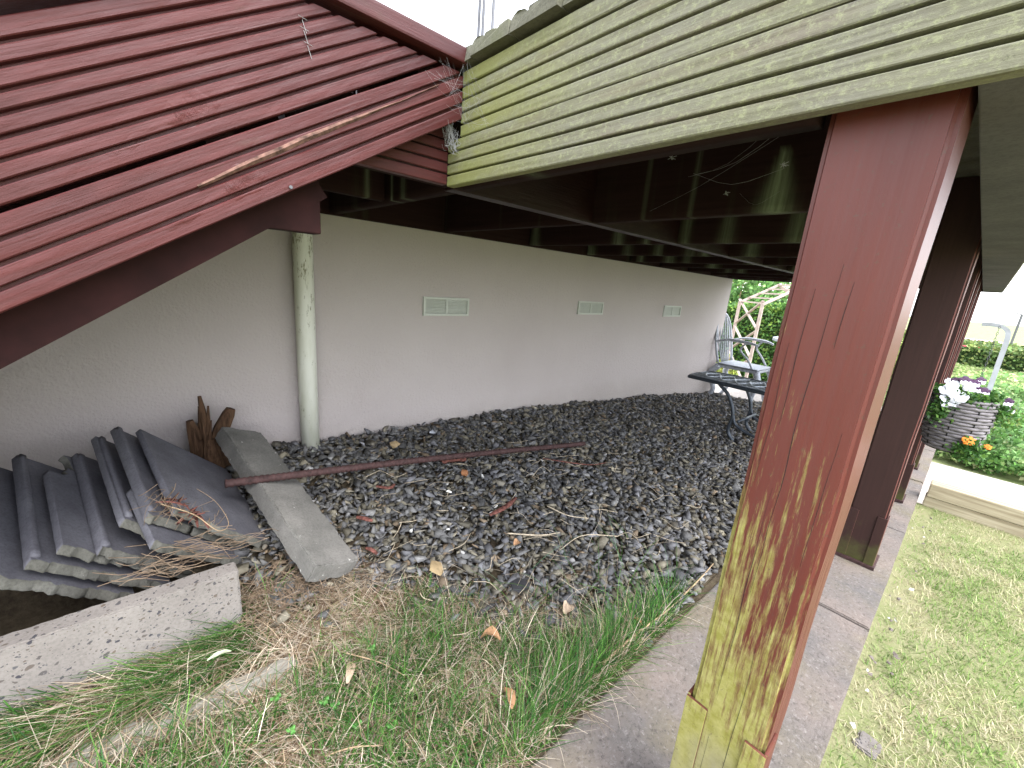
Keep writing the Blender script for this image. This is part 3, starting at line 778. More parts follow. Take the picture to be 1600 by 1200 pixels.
tile((-.245, 1.22, -.662), full, 'second roof tile from the left, with a square unbroken upper corner', ribs=((.0, .02, .99),))
tile((-.198, 1.235, -.655), [(0, 0, 1), (1, 0, 1), (1, 1, 0), (.16, 1, 1), (.20, .86, 1), (.13, .74, 1), (0, .72, 0)], 'roof tile with a bite broken out of its upper left corner', ribs=())
tile((-.14, 1.245, -.690), full, 'roof tile with a raised rib just right of the bitten one', ribs=((.0, .01, .97),))
tile((-.095, 1.25, -.648), [(0, .06, 1), (.25, 0, 1), (1, .1, 1), (1, 1, 0), (0, 1, 0)], 'roof tile with a crumbling lower corner behind the bark shreds', ribs=((.02, .08, .99),))
tile((-.050, 1.23, -.622), full, 'roof tile with a long ridge second from the right of the row', ribs=((.0, .02, .99),))
tile((.005, 1.215, -.632), [(0, .05, 1), (.12, .05, 1), (.2, .0, 1), (.36, -.02, 1), (1, .0, 1), (1, 1, 0), (0, 1, 0)], 'broad smooth roof tile at the right end of the row under the rod', ribs=())
tile((-.045, 1.17, -.668), [(0, 0, 1), (1.1, 0, 1), (1.1, .5, 0), (0, .5, 0)], 'broken tile piece wedged below the broad right tile', ribs=(), rot=.05)
# rod
rp0 = Vector((.124, 1.42, -.680)); rp1 = Vector((1.80, 1.335, -.872)); N_ = 420; pts = []; rs = []
for i in range(N_+1):
    t = i/N_; p = rp0.lerp(rp1, t)+Vector((0, .004*math.sin(t*5), .007*math.sin(t*3.1))); pts.append(p)
    rs.append(.0118+(.0019 if (i % 4) < 2 else 0)+.0008*noise.noise(Vector((t*90, 0, 0))))
o = MB().tube(pts, rs, 10).build('reinforcing_rod', M['rust'], None, True)
tag(o, 'long rusty ribbed steel rod lying across the concrete block and gravel', 'steel rod')
# rotten stump
st_ = thing('rotten_wood', (.12, 1.79, -.76), 'splintered rotten wood stub standing behind the top of the concrete block', 'wood stub')
rr = random.Random(5)
body = MB()
for i in range(26):
    a = rr.uniform(0, 6.28); rad = rr.uniform(.01, .055); x, y = .125+rad*math.cos(a)*1.1, 1.80+rad*math.sin(a)*.9
    hgt = rr.uniform(.09, .17)+(.10 if abs(x-.115) < .012 else 0)
    lean = Vector((rr.uniform(-.02, .03), rr.uniform(-.02, .01), 0))
    b = MB() if i < 8 else body
    w_ = rr.uniform(.006, .014)
    q = [Vector((x, y, -.80)), Vector((x, y, -.80+hgt*.6))+lean*.4, Vector((x, y, -.80+hgt))+lean]
    b.tube(q, [w_, w_*rr.uniform(.7, 1.1), w_*.25], 5)
    if i < 8: b.build('splinter', M['stump'], st_)
body.tube([(.125, 1.80, -.83), (.125, 1.80, -.74), (.12, 1.80, -.66)], [.07, .06, .035], 9)
body.build('stub', M['stump'], st_)
b = MB(); b.tube([(.135, 1.80, -.72), (.165, 1.80, -.63), (.190, 1.795, -.575), (.199, 1.795, -.556)], [.03, .027, .022, .016], 6); b.tube([(.118, 1.8, -.68), (.112, 1.795, -.55), (.108, 1.795, -.495)], [.016, .011, .006], 5); b.tube([(.09, 1.80, -.75), (.078, 1.80, -.62), (.072, 1.80, -.585)], [.03, .02, .012], 6); b.build('split_block', M['stump'], st_)

# ------------------------------------------------------------------ gravel
def hulls(n, flat, seed, npt=11):
    out = []; r = random.Random(seed)
    for _ in range(n):
        bm = bmesh.new()
        for _k in range(npt):
            v = Vector((r.gauss(0, 1), r.gauss(0, 1), r.gauss(0, 1))).normalized()*r.uniform(.8, 1)
            bm.verts.new((v.x*.5, v.y*.5*r.uniform(.65, .9), v.z*.5*flat))
        res = bmesh.ops.convex_hull(bm, input=bm.verts[:])
        dl = [e for e in res['geom_interior'] if isinstance(e, bmesh.types.BMVert)]
        if dl: bmesh.ops.delete(bm, geom=dl, context='VERTS')
        bmesh.ops.triangulate(bm, faces=bm.faces[:]); bm.verts.index_update()
        out.append((np.array([v.co[:] for v in bm.verts]), np.array([[v.index for v in f.verts] for f in bm.faces]))); bm.free()
    return out
def rot_mats(n, tilt, rng):
    a = rng.uniform(0, 2*np.pi, n); tx = rng.normal(0, tilt, n); ty = rng.normal(0, tilt, n)
    ca, sa = np.cos(a), np.sin(a); Z = np.zeros(n); O = np.ones(n)
    Rz = np.stack([ca, -sa, Z, sa, ca, Z, Z, Z, O], -1).reshape(n, 3, 3)
    Rx = np.stack([O, Z, Z, Z, np.cos(tx), -np.sin(tx), Z, np.sin(tx), np.cos(tx)], -1).reshape(n, 3, 3)
    Ry = np.stack([np.cos(ty), Z, np.sin(ty), Z, O, Z, -np.sin(ty), Z, np.cos(ty)], -1).reshape(n, 3, 3)
    return Rx @ Ry @ Rz
def scatter(name, shapes, pos, size, tilt, tint, mat, rng):
    V = []; F = []; T = []; off = 0; which = rng.integers(0, len(shapes), len(pos)); R = rot_mats(len(pos), tilt, rng)
    for s, (sv_, sf) in enumerate(shapes):
        idx = np.where(which == s)[0]
        if not len(idx): continue
        v = np.einsum('nij,kj->nki', R[idx], sv_)*size[idx][:, None, None]+pos[idx][:, None, :]
        k = len(sv_); V.append(v.reshape(-1, 3)); F.append((sf[None]+(np.arange(len(idx))*k)[:, None, None]+off).reshape(-1, 3)); off += len(idx)*k
        T.append(np.repeat(tint[idx], k, 0))
    return np_mesh(name, np.concatenate(V), np.concatenate(F), mat, None, np.concatenate(T))
def border(x, y):      # > 0 on the gravel side of the grass
    n_ = np.vectorize(lambda a, b: noise.noise(Vector((a*6, b*6, 1)))+.5*noise.noise(Vector((a*15, b*15, 7))))(x, y)*.07
    px = [.18, .40, .56, .73, .90, 1.03, 1.17]; py = [1.10, 1.06, .90, .72, .59, .48, .42]
    yb_ = np.interp(x, px, py)
    return np.where(x > 1.16, 1., np.where(x < .17, -1., y-yb_))+n_
rng = np.random.default_rng(11)
N0 = 34000
gx = rng.uniform(.1, 4.86, N0); gy = rng.uniform(.432, 1.892, N0)
bd = border(gx, gy)
keep = ((bd > -.02) | ((bd > -.12) & (rng.random(N0) < .22))) | ((gx < .5) & (gy > 1.15))
dens = np.where(gx > 2.9, .72, 1.0); keep &= rng.random(N0) < dens
gx, gy = gx[keep], gy[keep]; n = len(gx)
hn = np.vectorize(lambda a, b: noise.noise(Vector((a*4, b*4, 5)))*.014+noise.noise(Vector((a*13, b*13, 2)))*.008)(gx, gy)
bank_ = np.clip((1.9-gy)/.25, 0, 1)
size = rng.lognormal(np.log(.044), .30, n).clip(.02, .09)
gz = g(gx, gy)+hn+rng.uniform(-.010, .016, n)
base = np.array([.112, .110, .108])
t = base*rng.lognormal(0, .36, n)[:, None]
ol = rng.random(n) < .35; t[ol] *= np.array([1.18, 1.08, .82])
bl = rng.random(n) < .3; t[bl] *= np.array([.97, .98, 1.06])
br = rng.random(n) < .035; t[br] = np.array([.20, .15, .10])*rng.uniform(.6, 1.2, (br.sum(), 1))
wh = rng.random(n) < .006; t[wh] = np.array([.45, .44, .42]); size[wh] *= .5
GR = scatter('slate_gravel', hulls(24, .36, 4, 8), np.stack([gx, gy, gz], -1), size, .45, t, M['gravel'], rng)
tag(GR, 'deep bed of dark slate chippings under the deck', 'gravel', kind='stuff')
# stones that stand out
def pebble(name, loc, s, mat, label, cat, flat=.6, seed=0, group=None):
    sv_, sf = hulls(1, flat, seed, 9 if s < .036 else 20)[0]
    me = bpy.data.meshes.new(name); me.from_pydata([tuple(Vector(p)*s) for p in sv_], [], [tuple(f) for f in sf.tolist()]); me.update(); smooth(me, 35)
    o = link(name, me, mat); o.location = loc; o.rotation_euler = (random.uniform(-.3, .3), random.uniform(-.3, .3), random.uniform(0, 6)); return tag(o, label, cat, group)
def G(x, y, d=.0): return (x, y, float(g(x, y))+d)
pebble('pebble', G(.82, 1.70, .03), .065, M['tan_stone'], 'smooth yellowish pebble on the gravel right of the drainpipe', 'pebble', .6, 1)
pebble('pebble', G(.99, 1.36, .03), .052, M['orange_stone'], 'round orange pebble below the rusty rod and beside curled bark', 'pebble', .7, 2)
pebble('pebble', G(1.06, 1.76, .025), .045, M['alu'], 'pale grey pebble on the gravel near the wall', 'pebble', .6, 3)
pebble('stone_flake', G(.60, .95, .03), .075, M['tan_stone'], 'large flat tan flake near the lower edge of the gravel', 'stone', .25, 4)
pebble('stone_flake', G(.80, .765, .022), .10, M['gravel_dark'] if 'gravel_dark' in M else M.setdefault('gravel_dark', flat_mat("dark_slate", (.05, .05, .055), .6, .3, 0, .3, 40, .4)), 'largest dark slate flake at the edge of the dry grass', 'stone', .3, 5)
rw = random.Random(8)
for (x, y) in ((.62, 1.14), (.74, 1.08), (.86, 1.27), (.93, 1.08), (1.05, 1.30), (.95, 1.10), (1.35, 1.2), (1.7, 1.35)):
    pebble('chalk_chip', G(x+rw.uniform(-.02, .02), y, .032), rw.uniform(.018, .034), M['white_stone'], 'small white chalky chip lying on the dark gravel', 'stone chip', .7, rw.randint(1, 99), 'white chips on the gravel')
rw = random.Random(18)
for i in range(26):
    x = rw.uniform(1.05, 3.0)
    pebble('rubble_chip', (x, rw.uniform(-.075, -.01), -1.03), rw.uniform(.008, .022), M['white_stone'] if rw.random() < .5 else M['paving'], 'small pale mortar chip lying in the gap between paving edge and lawn', 'stone chip', .7, rw.randint(1, 99), 'chips along the paving edge')
rough_box('half_brick', (1.20, -.080, -1.062), (.06, -.01, 0), (.005, .045, 0), (0, 0, .022), M['kerb'], 'small grey broken block at the lawn edge by the paving corner', 'brick', amp=.002, bev=.004)

# ------------------------------------------------------------------ grass
def blades(name, pos, L, wdt, az, lean, curl, tint, mat, seg=4, rng=rng):
    n = len(pos); s = np.linspace(0, 1, seg+1)
    d = np.stack([np.cos(az), np.sin(az)], -1); side = np.stack([-np.sin(az), np.cos(az)], -1)
    ang = lean[:, None]+curl[:, None]*s[None]                  # from the vertical
    hz = np.cumsum(np.concatenate([np.zeros((n, 1)), np.sin(ang[:, :-1])], 1), 1)*(L/seg)[:, None]
    vz = np.cumsum(np.concatenate([np.zeros((n, 1)), np.cos(ang[:, :-1])], 1), 1)*(L/seg)[:, None]
    P = np.zeros((n, seg+1, 3)); P[..., :2] = pos[:, None, :2]+d[:, None]*hz[..., None]; P[..., 2] = pos[:, None, 2]+vz
    ben = rng.normal(0, 1, n)*.18*L; P[..., :2] += side[:, None]*(s[None]**2*ben[:, None])[..., None]
    wv = (wdt[:, None]*np.array([.8]+[1.0-.75*(k/seg)**1.5 for k in range(1, seg+1)])[None])*.5
    A_ = P.copy(); A_[..., :2] -= side[:, None]*wv[..., None]; B_ = P.copy(); B_[..., :2] += side[:, None]*wv[..., None]
    V = np.stack([A_, B_], 2).reshape(n, -1, 3); k = (seg+1)*2
    q = np.array([[2*i, 2*i+1, 2*i+3, 2*i+2] for i in range(seg)])
    F = (q[None]+(np.arange(n)*k)[:, None, None]).reshape(-1, 4)
    return np_mesh(name, V.reshape(-1, 3), F, mat, None, np.repeat(tint, k, 0), True)
def pick(n, cols, probs, rng, var=.25):
    c = np.array(cols)[rng.choice(len(cols), n, p=probs)]; return c*rng.lognormal(0, var, (n, 1))
GREEN, DGREEN, LGREEN, STRAW, PALE, BROWN = (.050, .145, .022), (.025, .085, .018), (.11, .23, .045), (.35, .27, .18), (.56, .48, .38), (.17, .11, .07)
nz2 = np.vectorize(lambda a, b: noise.noise(Vector((a*5, b*5, 9)))+.6*noise.noise(Vector((a*12, b*12, 4))))
# foreground rough grass
n = 38000
x = rng.uniform(-.75, 1.2, n); y = rng.uniform(.42, 1.13, n); b_ = border(x, y)
k = (b_ < -.02) | ((b_ < .08) & (rng.random(n) < .10)) | ((y < .475) & (x < 1.35) & (rng.random(n) < .9))
k &= ~((x < .105) & (y > 1.03)); k &= ~((y > .84) & (y < .92) & (x < .16) & (rng.random(n) < .82))
x, y, b_ = x[k], y[k], b_[k]; n = len(x); f = nz2(x, y)
straw = (f > .16) | ((x > .05) & (y > .93) & (f > -.15))
edge = (y < .50) & (x > .5); kerbg = (x < .15) & (y > .93)
straw &= ~edge; straw &= ~(kerbg & (f < .40))
tg = pick(n, [GREEN, DGREEN, LGREEN, STRAW, PALE], [.40, .22, .17, .13, .08], rng)
ts = pick(n, [STRAW, PALE, BROWN, GREEN, LGREEN], [.36, .26, .18, .12, .08], rng)
tt = np.where(straw[:, None], ts, tg)
L = rng.uniform(.035, .12, n); L = np.where(kerbg, rng.uniform(.06, .18, n), L); L = np.where(edge, rng.uniform(.06, .18, n), L)
L = np.where((b_ > -.12) & ~edge, L*.62, L)
az = rng.uniform(0, 2*np.pi, n); az = np.where(kerbg, rng.normal(math.radians(185), .45, n), az); az = np.where(edge, rng.normal(math.radians(20), .9, n), az)
lean = np.where(straw, rng.uniform(.8, 1.5, n), rng.uniform(.2, 1.1, n)); lean = np.where(kerbg, rng.uniform(.75, 1.3, n), lean)
o = blades('rough_grass', np.stack([x, y, g(x, y)-.012], -1), L, rng.uniform(.0012, .0030, n), az, lean, rng.uniform(.1, .9, n), tt, M['blade'])
tag(o, 'rough green and dead grass in front of the gravel bank', 'grass', kind='stuff')
# thatch: dead stems lying flat
n = 17000
x = rng.uniform(-.75, 1.25, n); y = rng.uniform(.42, 1.14, n); b_ = border(x, y); k = (b_ < .03) | ((b_ < .22) & (rng.random(n) < .10)); k &= ~((x < .105) & (y > 1.045))
x, y = x[k], y[k]; n = len(x)
o = blades('dead_thatch', np.stack([x, y, g(x, y)+rng.uniform(0, .018, n)], -1), rng.uniform(.03, .11, n), rng.uniform(.0008, .0022, n), rng.uniform(0, 6.28, n),
           rng.uniform(1.35, 1.65, n), rng.uniform(-.15, .25, n), pick(n, [STRAW, PALE, BROWN], [.4, .35, .25], rng), M['blade'], 3)
tag(o, 'mat of dead straw coloured stems under the rough grass', 'dry grass', kind='stuff')
# lawn
n = 95000
x = rng.uniform(.2, 3.16, n); y = -np.abs(rng.beta(1, 1.6, n))*2.6-.004; f = nz2(x*.55, y*.55)+.4*nz2(x*2, y*2)
edgeb = (y > -.07) & (rng.random(n) < .55)
k = ~edgeb; x, y, f = x[k], y[k], f[k]; n = len(x)
tg = pick(n, [(.18, .28, .07), (.12, .20, .05), (.26, .35, .11), (.42, .38, .23)], [.4, .2, .25, .15], rng, .2)
ts = pick(n, [(.44, .40, .24), (.54, .49, .34), (.31, .36, .15)], [.4, .3, .3], rng, .2)
o = blades('lawn_grass', np.stack([x, y, np.full(n, -1.05)], -1), rng.uniform(.012, .034, n), rng.uniform(.0018, .0032, n), rng.uniform(0, 6.28, n),
           rng.uniform(.3, 1.35, n), rng.uniform(0, .6, n), np.where((f > .02)[:, None], ts, tg), M['blade'], 2)
tag(o, 'short patchy mown grass of the lawn', 'grass', kind='stuff')
# a few clearly longer stems standing over the gravel
n = 130; x = rng.uniform(.55, 1.35, n); y = rng.uniform(.44, .85, n)
o = blades('long_grass_stems', np.stack([x, y, g(x, y)], -1), rng.uniform(.10, .24, n), rng.uniform(.001, .0024, n), rng.uniform(0, 6.28, n),
           rng.uniform(.2, 1.2, n), rng.uniform(.2, 1.1, n), pick(n, [GREEN, LGREEN, PALE, STRAW, (.16, .28, .16)], [.25, .2, .25, .15, .15], rng), M['blade'], 8)
tag(o, 'thin long stems arching over the edge of the gravel', 'grass', kind='stuff')

# ------------------------------------------------------------------ twigs, bark, leaves, needles
def twig(pts, r, mat, label, cat='twig'):
    r *= .62
    P = spline(pts, 7); n = len(P); rs = [r*(1-.55*i/n)*(1+.15*noise.noise(Vector((i*.7, r*999, 1)))) for i in range(n)]
    return tag(MB().tube(P, rs, 7).build('twig', mat, None, True), label, cat)
twig([G(.82, .452, .02), G(.98, .447, .028), G(1.15, .437, .03), G(1.38, .444, .022), G(1.52, .452, .02)], .0065, M['twig'], 'long brown stick lying along the paving edge', 'stick')
twig([G(.905, .955, .035), G(1.0, .885, .04), G(1.085, .86, .035)], .0048, M['pale_twig'], 'bleached pale twig lying on the lower gravel')
twig([G(1.16, 1.0, .035), G(1.2, .92, .03), G(1.26, .86, .035)], .0038, M['pale_twig'], 'short pale twig pointing down the gravel right of centre')
twig([G(1.30, .74, .02), G(1.15, .80, .04), G(1.02, .80, .03)], .003, M['pale_twig'], 'thin pale twig at the grassy gravel edge')
twig([G(1.43, 1.3, .03), G(1.6, 1.15, .035), G(1.73, 1.12, .03)], .006, M['bark'], 'reddish brown twig on the gravel right of the rod')
twig([G(.27, .83, .03), G(.33, .76, .035), G(.37, .70, .03)], .0022, M['twig'], 'thin brown twig beside the white dead leaf in the grass')
twig([G(.17, .66, .01), G(.22, .63, .03), G(.27, .60, .03)], .0032, M['twig'], 'thick short twig at the bottom edge of the grass')
twig([G(.36, .66, .03), G(.43, .70, .03), G(.50, .73, .025)], .0016, M['pale_twig'], 'pale broken stem in the foreground grass')
twig([G(.60, .60, .03), G(.66, .64, .03), G(.71, .66, .025)], .0016, M['pale_twig'], 'pale stem near the curled orange leaf')
def bark(pts, w, label, curl=.5):
    P = spline(pts, 6); m_ = MB(); n = len(P); vs = []; K = 7
    for i, p in enumerate(P):
        d = (P[min(i+1, n-1)]-P[max(i-1, 0)]).normalized(); s = d.cross(Vector((0, 0, 1))).normalized(); u_ = s.cross(d)
        ww = w*(.55+.45*math.sin(math.pi*(i+.6)/(n+.2)))*(1+.3*noise.noise(Vector((i*.6, w*99, 3))))
        for j in range(K):
            a = (j/(K-1)-.5)*math.pi*curl*1.6; vs.append(p+s*math.sin(a)*ww+u_*(math.cos(a)-.5)*ww*.8)
    off = len(vs); vs += [v-Vector((0, 0, .0018)) for v in vs]
    fs = [(i*K+j, (i+1)*K+j, (i+1)*K+j+1, i*K+j+1) for i in range(n-1) for j in range(K-1)]
    fs += [tuple(off+q for q in f[::-1]) for f in fs]
    for i in range(n-1):
        for j in (0, K-1): fs.append((i*K+j, (i+1)*K+j, off+(i+1)*K+j, off+i*K+j))
    m_.add(vs, fs); return tag(m_.build('bark_strip', M['bark'], None, True), label, 'bark strip')
bark([G(.93, 1.46, .05), G(.99, 1.45, .06), G(1.05, 1.44, .045)], .022, 'curled red bark strip lying just below the rusty rod', .8)
bark([G(.90, 1.49, .045), G(.96, 1.475, .05), G(1.03, 1.47, .05)], .010, 'thin red bark strip beside the curled one under the rod', .5)
bark([G(.90, 1.06, .045), G(.98, 1.06, .055), G(1.06, 1.09, .05)], .011, 'straight pinkish bark strip in the middle of the gravel', .6)
bark([G(.60, 1.40, .05), G(.64, 1.37, .05), G(.67, 1.39, .045)], .009, 'shredded red bark on the gravel beside the concrete block', .5)
bark([G(.47, 1.26, .05), G(.49, 1.235, .055), G(.51, 1.22, .05)], .009, 'small dark red bark curl right of the concrete block', .6)
bark([G(.45, 1.13, .03), G(.46, 1.11, .035), G(.47, 1.09, .03)], .008, 'tiny red bark curl beside the lower end of the concrete block', .5)
# bark shreds and pine needles on the tiles
def on_tile(u, a, d, BL=Vector((-.045, 1.215, -.632))): return BL+Bd*u+Ad*a+Nd*d
rr = random.Random(9)
sh = thing('bark_shreds', on_tile(.05, .03, .01), 'clump of shredded red bark caught on the lower edge of the tiles', 'bark')
for i in range(13):
    c = on_tile(rr.uniform(.005, .10), rr.uniform(-.015, .05), rr.uniform(.025, .045))
    d = Vector((rr.uniform(-1, 1), rr.uniform(-.6, .6), rr.uniform(-.5, .6))).normalized()*rr.uniform(.014, .034)
    P = [c-d, c+Vector((0, 0, rr.uniform(.0, .012))), c+d]
    b = MB(); pp = spline(P, 5); w_ = rr.uniform(.003, .007)
    vs = []; 
    for i2, p in enumerate(pp):
        s = Nd.cross(d.normalized()).normalized()*w_*math.sin(math.pi*(i2+.7)/(len(pp)+.4)); vs += [p-s, p+Nd*.004, p+s, p-Nd*.001]
    fs = [(q*4+j, (q+1)*4+j, (q+1)*4+(j+1) % 4, q*4+(j+1) % 4) for q in range(len(pp)-1) for j in range(4)]
    b.add(vs, fs); b.build('bark_shred', M['bark'], sh, True)
def strands(name, n, fpos, fdir, L, r, mat, label, seed, cat='pine needles'):
    rr = random.Random(seed); m_ = MB()
    for _ in range(n):
        p = fpos(rr); d = fdir(rr); l = rr.uniform(*L); bend = Vector((rr.uniform(-1, 1), rr.uniform(-1, 1), rr.uniform(-.9, .9)))*l*.5
        m_.tube(spline([p-d*l/2, p+bend*.5, p+d*l/2], 3), rr.uniform(*r), 3, False)
    return tag(m_.build(name, mat, None, True), label, cat, kind='stuff')
M['needle'] = flat_mat("dry_brown_needles", (.20, .145, .10), .85, .2, 0, .5, 25, 0)
strands('dry_needles', 70, lambda r: Vector((r.gauss(.02, .07), 1.165+r.uniform(-.03, .05), r.gauss(-.735, .022)))+Vector((0, 0, 0)),
        lambda r: Vector((1, r.uniform(-.3, .3), r.uniform(-.55, .15))).normalized(), (.04, .14), (.0006, .0012), M['needle'], 'tangle of dry brown needles hanging over the lower tile edges', 3)
strands('dry_needles', 45, lambda r: on_tile(r.uniform(-.04, .14), r.uniform(-.03, .06), .035), lambda r: Vector((r.uniform(-1, 1), r.uniform(-1, 1), r.uniform(-.8, .8))).normalized(),
        (.03, .09), (.0005, .001), M['needle'], 'dry fibres tangled round the bark shreds on the tiles', 4)
strands('dry_needles', 260, lambda r: Vector((r.uniform(.10, .30), r.uniform(1.0, 1.2), -.885+r.uniform(0, .035))), lambda r: Vector((r.uniform(-1, 1), r.uniform(-1, 1), r.uniform(-.35, .35))).normalized(),
        (.03, .10), (.0006, .0012), M['needle'], 'brown dead stems heaped between kerb end and concrete block', 5)
strands('dry_fibres', 110, lambda r: Vector((r.uniform(.45, 2.2), r.uniform(.7, 1.5), 0)).__add__(Vector((0, 0, 0))) if False else (lambda a, b_: Vector((a, b_, float(g(a, b_))+.035)))(r.uniform(.45, 1.9), r.uniform(.6, 1.5)),
        lambda r: Vector((r.uniform(-1, 1), r.uniform(-1, 1), r.uniform(-.08, .08))).normalized(), (.04, .13), (.0006, .0014), M['pale_twig'], 'thin dead stems strewn over the gravel', 6, 'dry stems')
bigt = twig([on_tile(.0, .02, .03), on_tile(.06, -.02, .05), on_tile(.12, -.06, .05), on_tile(.16, -.02, .06), on_tile(.17, .10, .05), on_tile(.13, .19, .03)], .0022, M['twig'], 'thin forked twig looping over the broad right tile')
def leaf(loc, L_, w_, az_, mat, label, curlv=.6, tilt=.3, name='dead_leaf', cat='leaf', group=None):
    nn, K = 9, 5; vs = []
    for i in range(nn):
        t = i/(nn-1); ww = w_*math.sin(math.pi*min(1, t*.9+.06))**.8
        for j in range(K):
            s = (j/(K-1)-.5)*2; vs.append(Vector((L_*(t-.5), s*ww*.5, abs(s)**1.5*ww*curlv*.5+L_*.25*math.sin(math.pi*t)*curlv+.003*noise.noise(Vector((t*7, s*3, L_*90))))))
    o_ = len(vs); vs += [v-Vector((0, 0, .0006)) for v in vs]
    fs = [(i*K+j, (i+1)*K+j, (i+1)*K+j+1, i*K+j+1) for i in range(nn-1) for j in range(K-1)]; fs += [tuple(o_+q for q in f[::-1]) for f in fs]
    o = MB().add(vs, fs).build(name, mat, None, True); o.location = loc; o.rotation_euler = (tilt, tilt*.5, az_); return tag(o, label, cat, group)
M['pale_leaf'] = flat_mat("bleached_dead_leaf", (.42, .32, .23), .8, .2, 0, .4, 50, .5)
leaf(G(.265, .775, .03), .062, .020, 1.1, M['pale_leaf'], 'pale curled dead leaf standing in the foreground grass left of centre')
leaf(G(.60, .665, .03), .055, .034, 2.2, M['dead_leaf'], 'curled orange brown dead leaf in the grass near the paving', .9)
leaf(G(.545, .525, .03), .06, .026, 1.2, M['dead_leaf'], 'pinkish brown dead leaf at the paving edge at the bottom')
leaf(G(.86, .62, .025), .05, .035, .4, M['pale_leaf'], 'flat tan dead leaf among green blades near the gravel')
leaf(G(.90, .90, .035), .035, .025, .3, M['dead_leaf'], 'small orange leaf under the bleached twig')
leaf(G(1.01, .47, .03), .04, .016, 1.5, M['dead_leaf'], 'small orange leaf at the corner of gravel and paving')
leaf(G(.04, .93, .06), .045, .010, .1, M['seed'] if 'seed' in M else M.setdefault('seed', flat_mat('green_white_seed_head', (.34, .38, .26), .8, .2, 0, .3, 60, .5)), 'pale green white seed head lying over the grass by the kerb', .7)
rr = random.Random(12)
for i, (x, y) in enumerate(((.20, .74), (.215, .72), (.12, .80), (.33, .80), (.24, .66), (.13, .72), (.30, .62), (.18, .60))):
    c = Vector(G(x, y, .035)); b = MB()
    for k in range(3):
        a = k*2.09+rr.uniform(0, 1); n_ = 7; cc = c+Vector((math.cos(a), math.sin(a), .15))*.006; vs = [cc]+[cc+Vector((math.cos(t_)*.0052, math.sin(t_)*.0052, .002*math.sin(2*t_+a))) for t_ in [6.283*q/n_ for q in range(n_)]]
        b.add(vs, [(0, q+1, (q+1) % n_+1) for q in range(n_)])
    b.tube([c, c-Vector((0, 0, .04))], .0008, 3)
    tag(b.build('clover', M['clover']), 'little green clover sprig in the foreground grass', 'clover', 'clover sprigs in the grass')

# ------------------------------------------------------------------ cobwebs
def web(name, anchors, n, r, label, seed, sag=.01):
    rr = random.Random(seed); m_ = MB()
    for _ in range(n):
        a, b = rr.sample(anchors, 2); a = Vector(a)+Vector([rr.gauss(0, .008) for _ in range(3)]); b = Vector(b)+Vector([rr.gauss(0, .008) for _ in range(3)])
        m_.tube(spline([a, (a+b)/2-Vector((0, 0, rr.uniform(0, sag))), b], 3), rr.uniform(*r), 3, False)
    return tag(m_.build(name, M['web'], None, True), label, 'cobweb', kind=None)
web('cobweb', [(.56, .862, .42), (.54, .862, .36), (.575, .84, .33), (.576, .80, .37), (.577, .83, .40), (.52, .86, .43), (.577, .87, .45), (.574, .78, .31), (.50, .862, .40), (.57, .86, .34)], 34, (.00008, .00016),
    'fine cobweb threads stretched across the corner of stair and deck', 2)
web('cobweb', [(.55, .885, .325), (.575, .90, .32), (.572, .925, .30), (.56, .90, .29), (.57, .92, .335), (.573, .89, .285)], 90, (.0002, .0004),
    'dense dusty cobweb ball under the end of the stair boards', 3, .006)
wa = [(.72, .42, .36), (.80, .36, .30), (.70, .30, .33), (.95, .50, .26), (.68, .22, .25), (.66, .45, .20), (1.10, .45, .25), (.64, .20, .10), (.90, .30, .22), (1.1, .7, .22)]
web('cobweb', wa, 6, (.00012, .00022), 'loose cobweb threads hanging in the dark under the deck', 4, .03)
rr = random.Random(6); m_ = MB()
for c in ((.80, .385, .30), (.78, .46, .25), (.70, .225, .27), (.95, .42, .215), (.74, .25, .20)):
    for _ in range(9):
        d = Vector([rr.gauss(0, .0028) for _ in range(3)]); m_.tube([Vector(c)-d, Vector(c)+d*.3+Vector((0, .002, 0)), Vector(c)+d], .0004, 3, False)
tag(m_.build('cobweb', M['web'], None, True), 'small white web knots caught on the threads under the deck', 'cobweb')
rr = random.Random(21); m_ = MB()
for (xx, yy, zz) in ((.25, .8775, .385), (.255, .8775, .365), (.248, .8775, .40)):
    m_.tube([(xx, yy, zz), (xx+.006, yy-.001, zz-.018)], .0006, 3, False); m_.tube([(xx-.006, yy, zz+.004), (xx+.008, yy, zz+.002)], .0005, 3, False)
tag(m_.build('cobweb', M['web'], None, True), 'tiny white web flecks on the upper stair boards', 'cobweb')

# ------------------------------------------------------------------ sleeper edging beyond the lawn
sl_ = thing('sleeper_edging', (3.2, -3, -1.05), 'low edging of pale grooved timber sleepers across the end of the lawn', 'edging')
for yy in ((-.02, -2.4), (-2.41, -4.8)):
    MB().box(3.172, 3.27, yy[1], yy[0], -1.06, -.985, .006).build('sleeper', M['sleeper'], sl_)
    MB().box(3.165, 3.255, yy[1], yy[0]-.004, -.983, -.905, .006).build('sleeper', M['sleeper'], sl_)

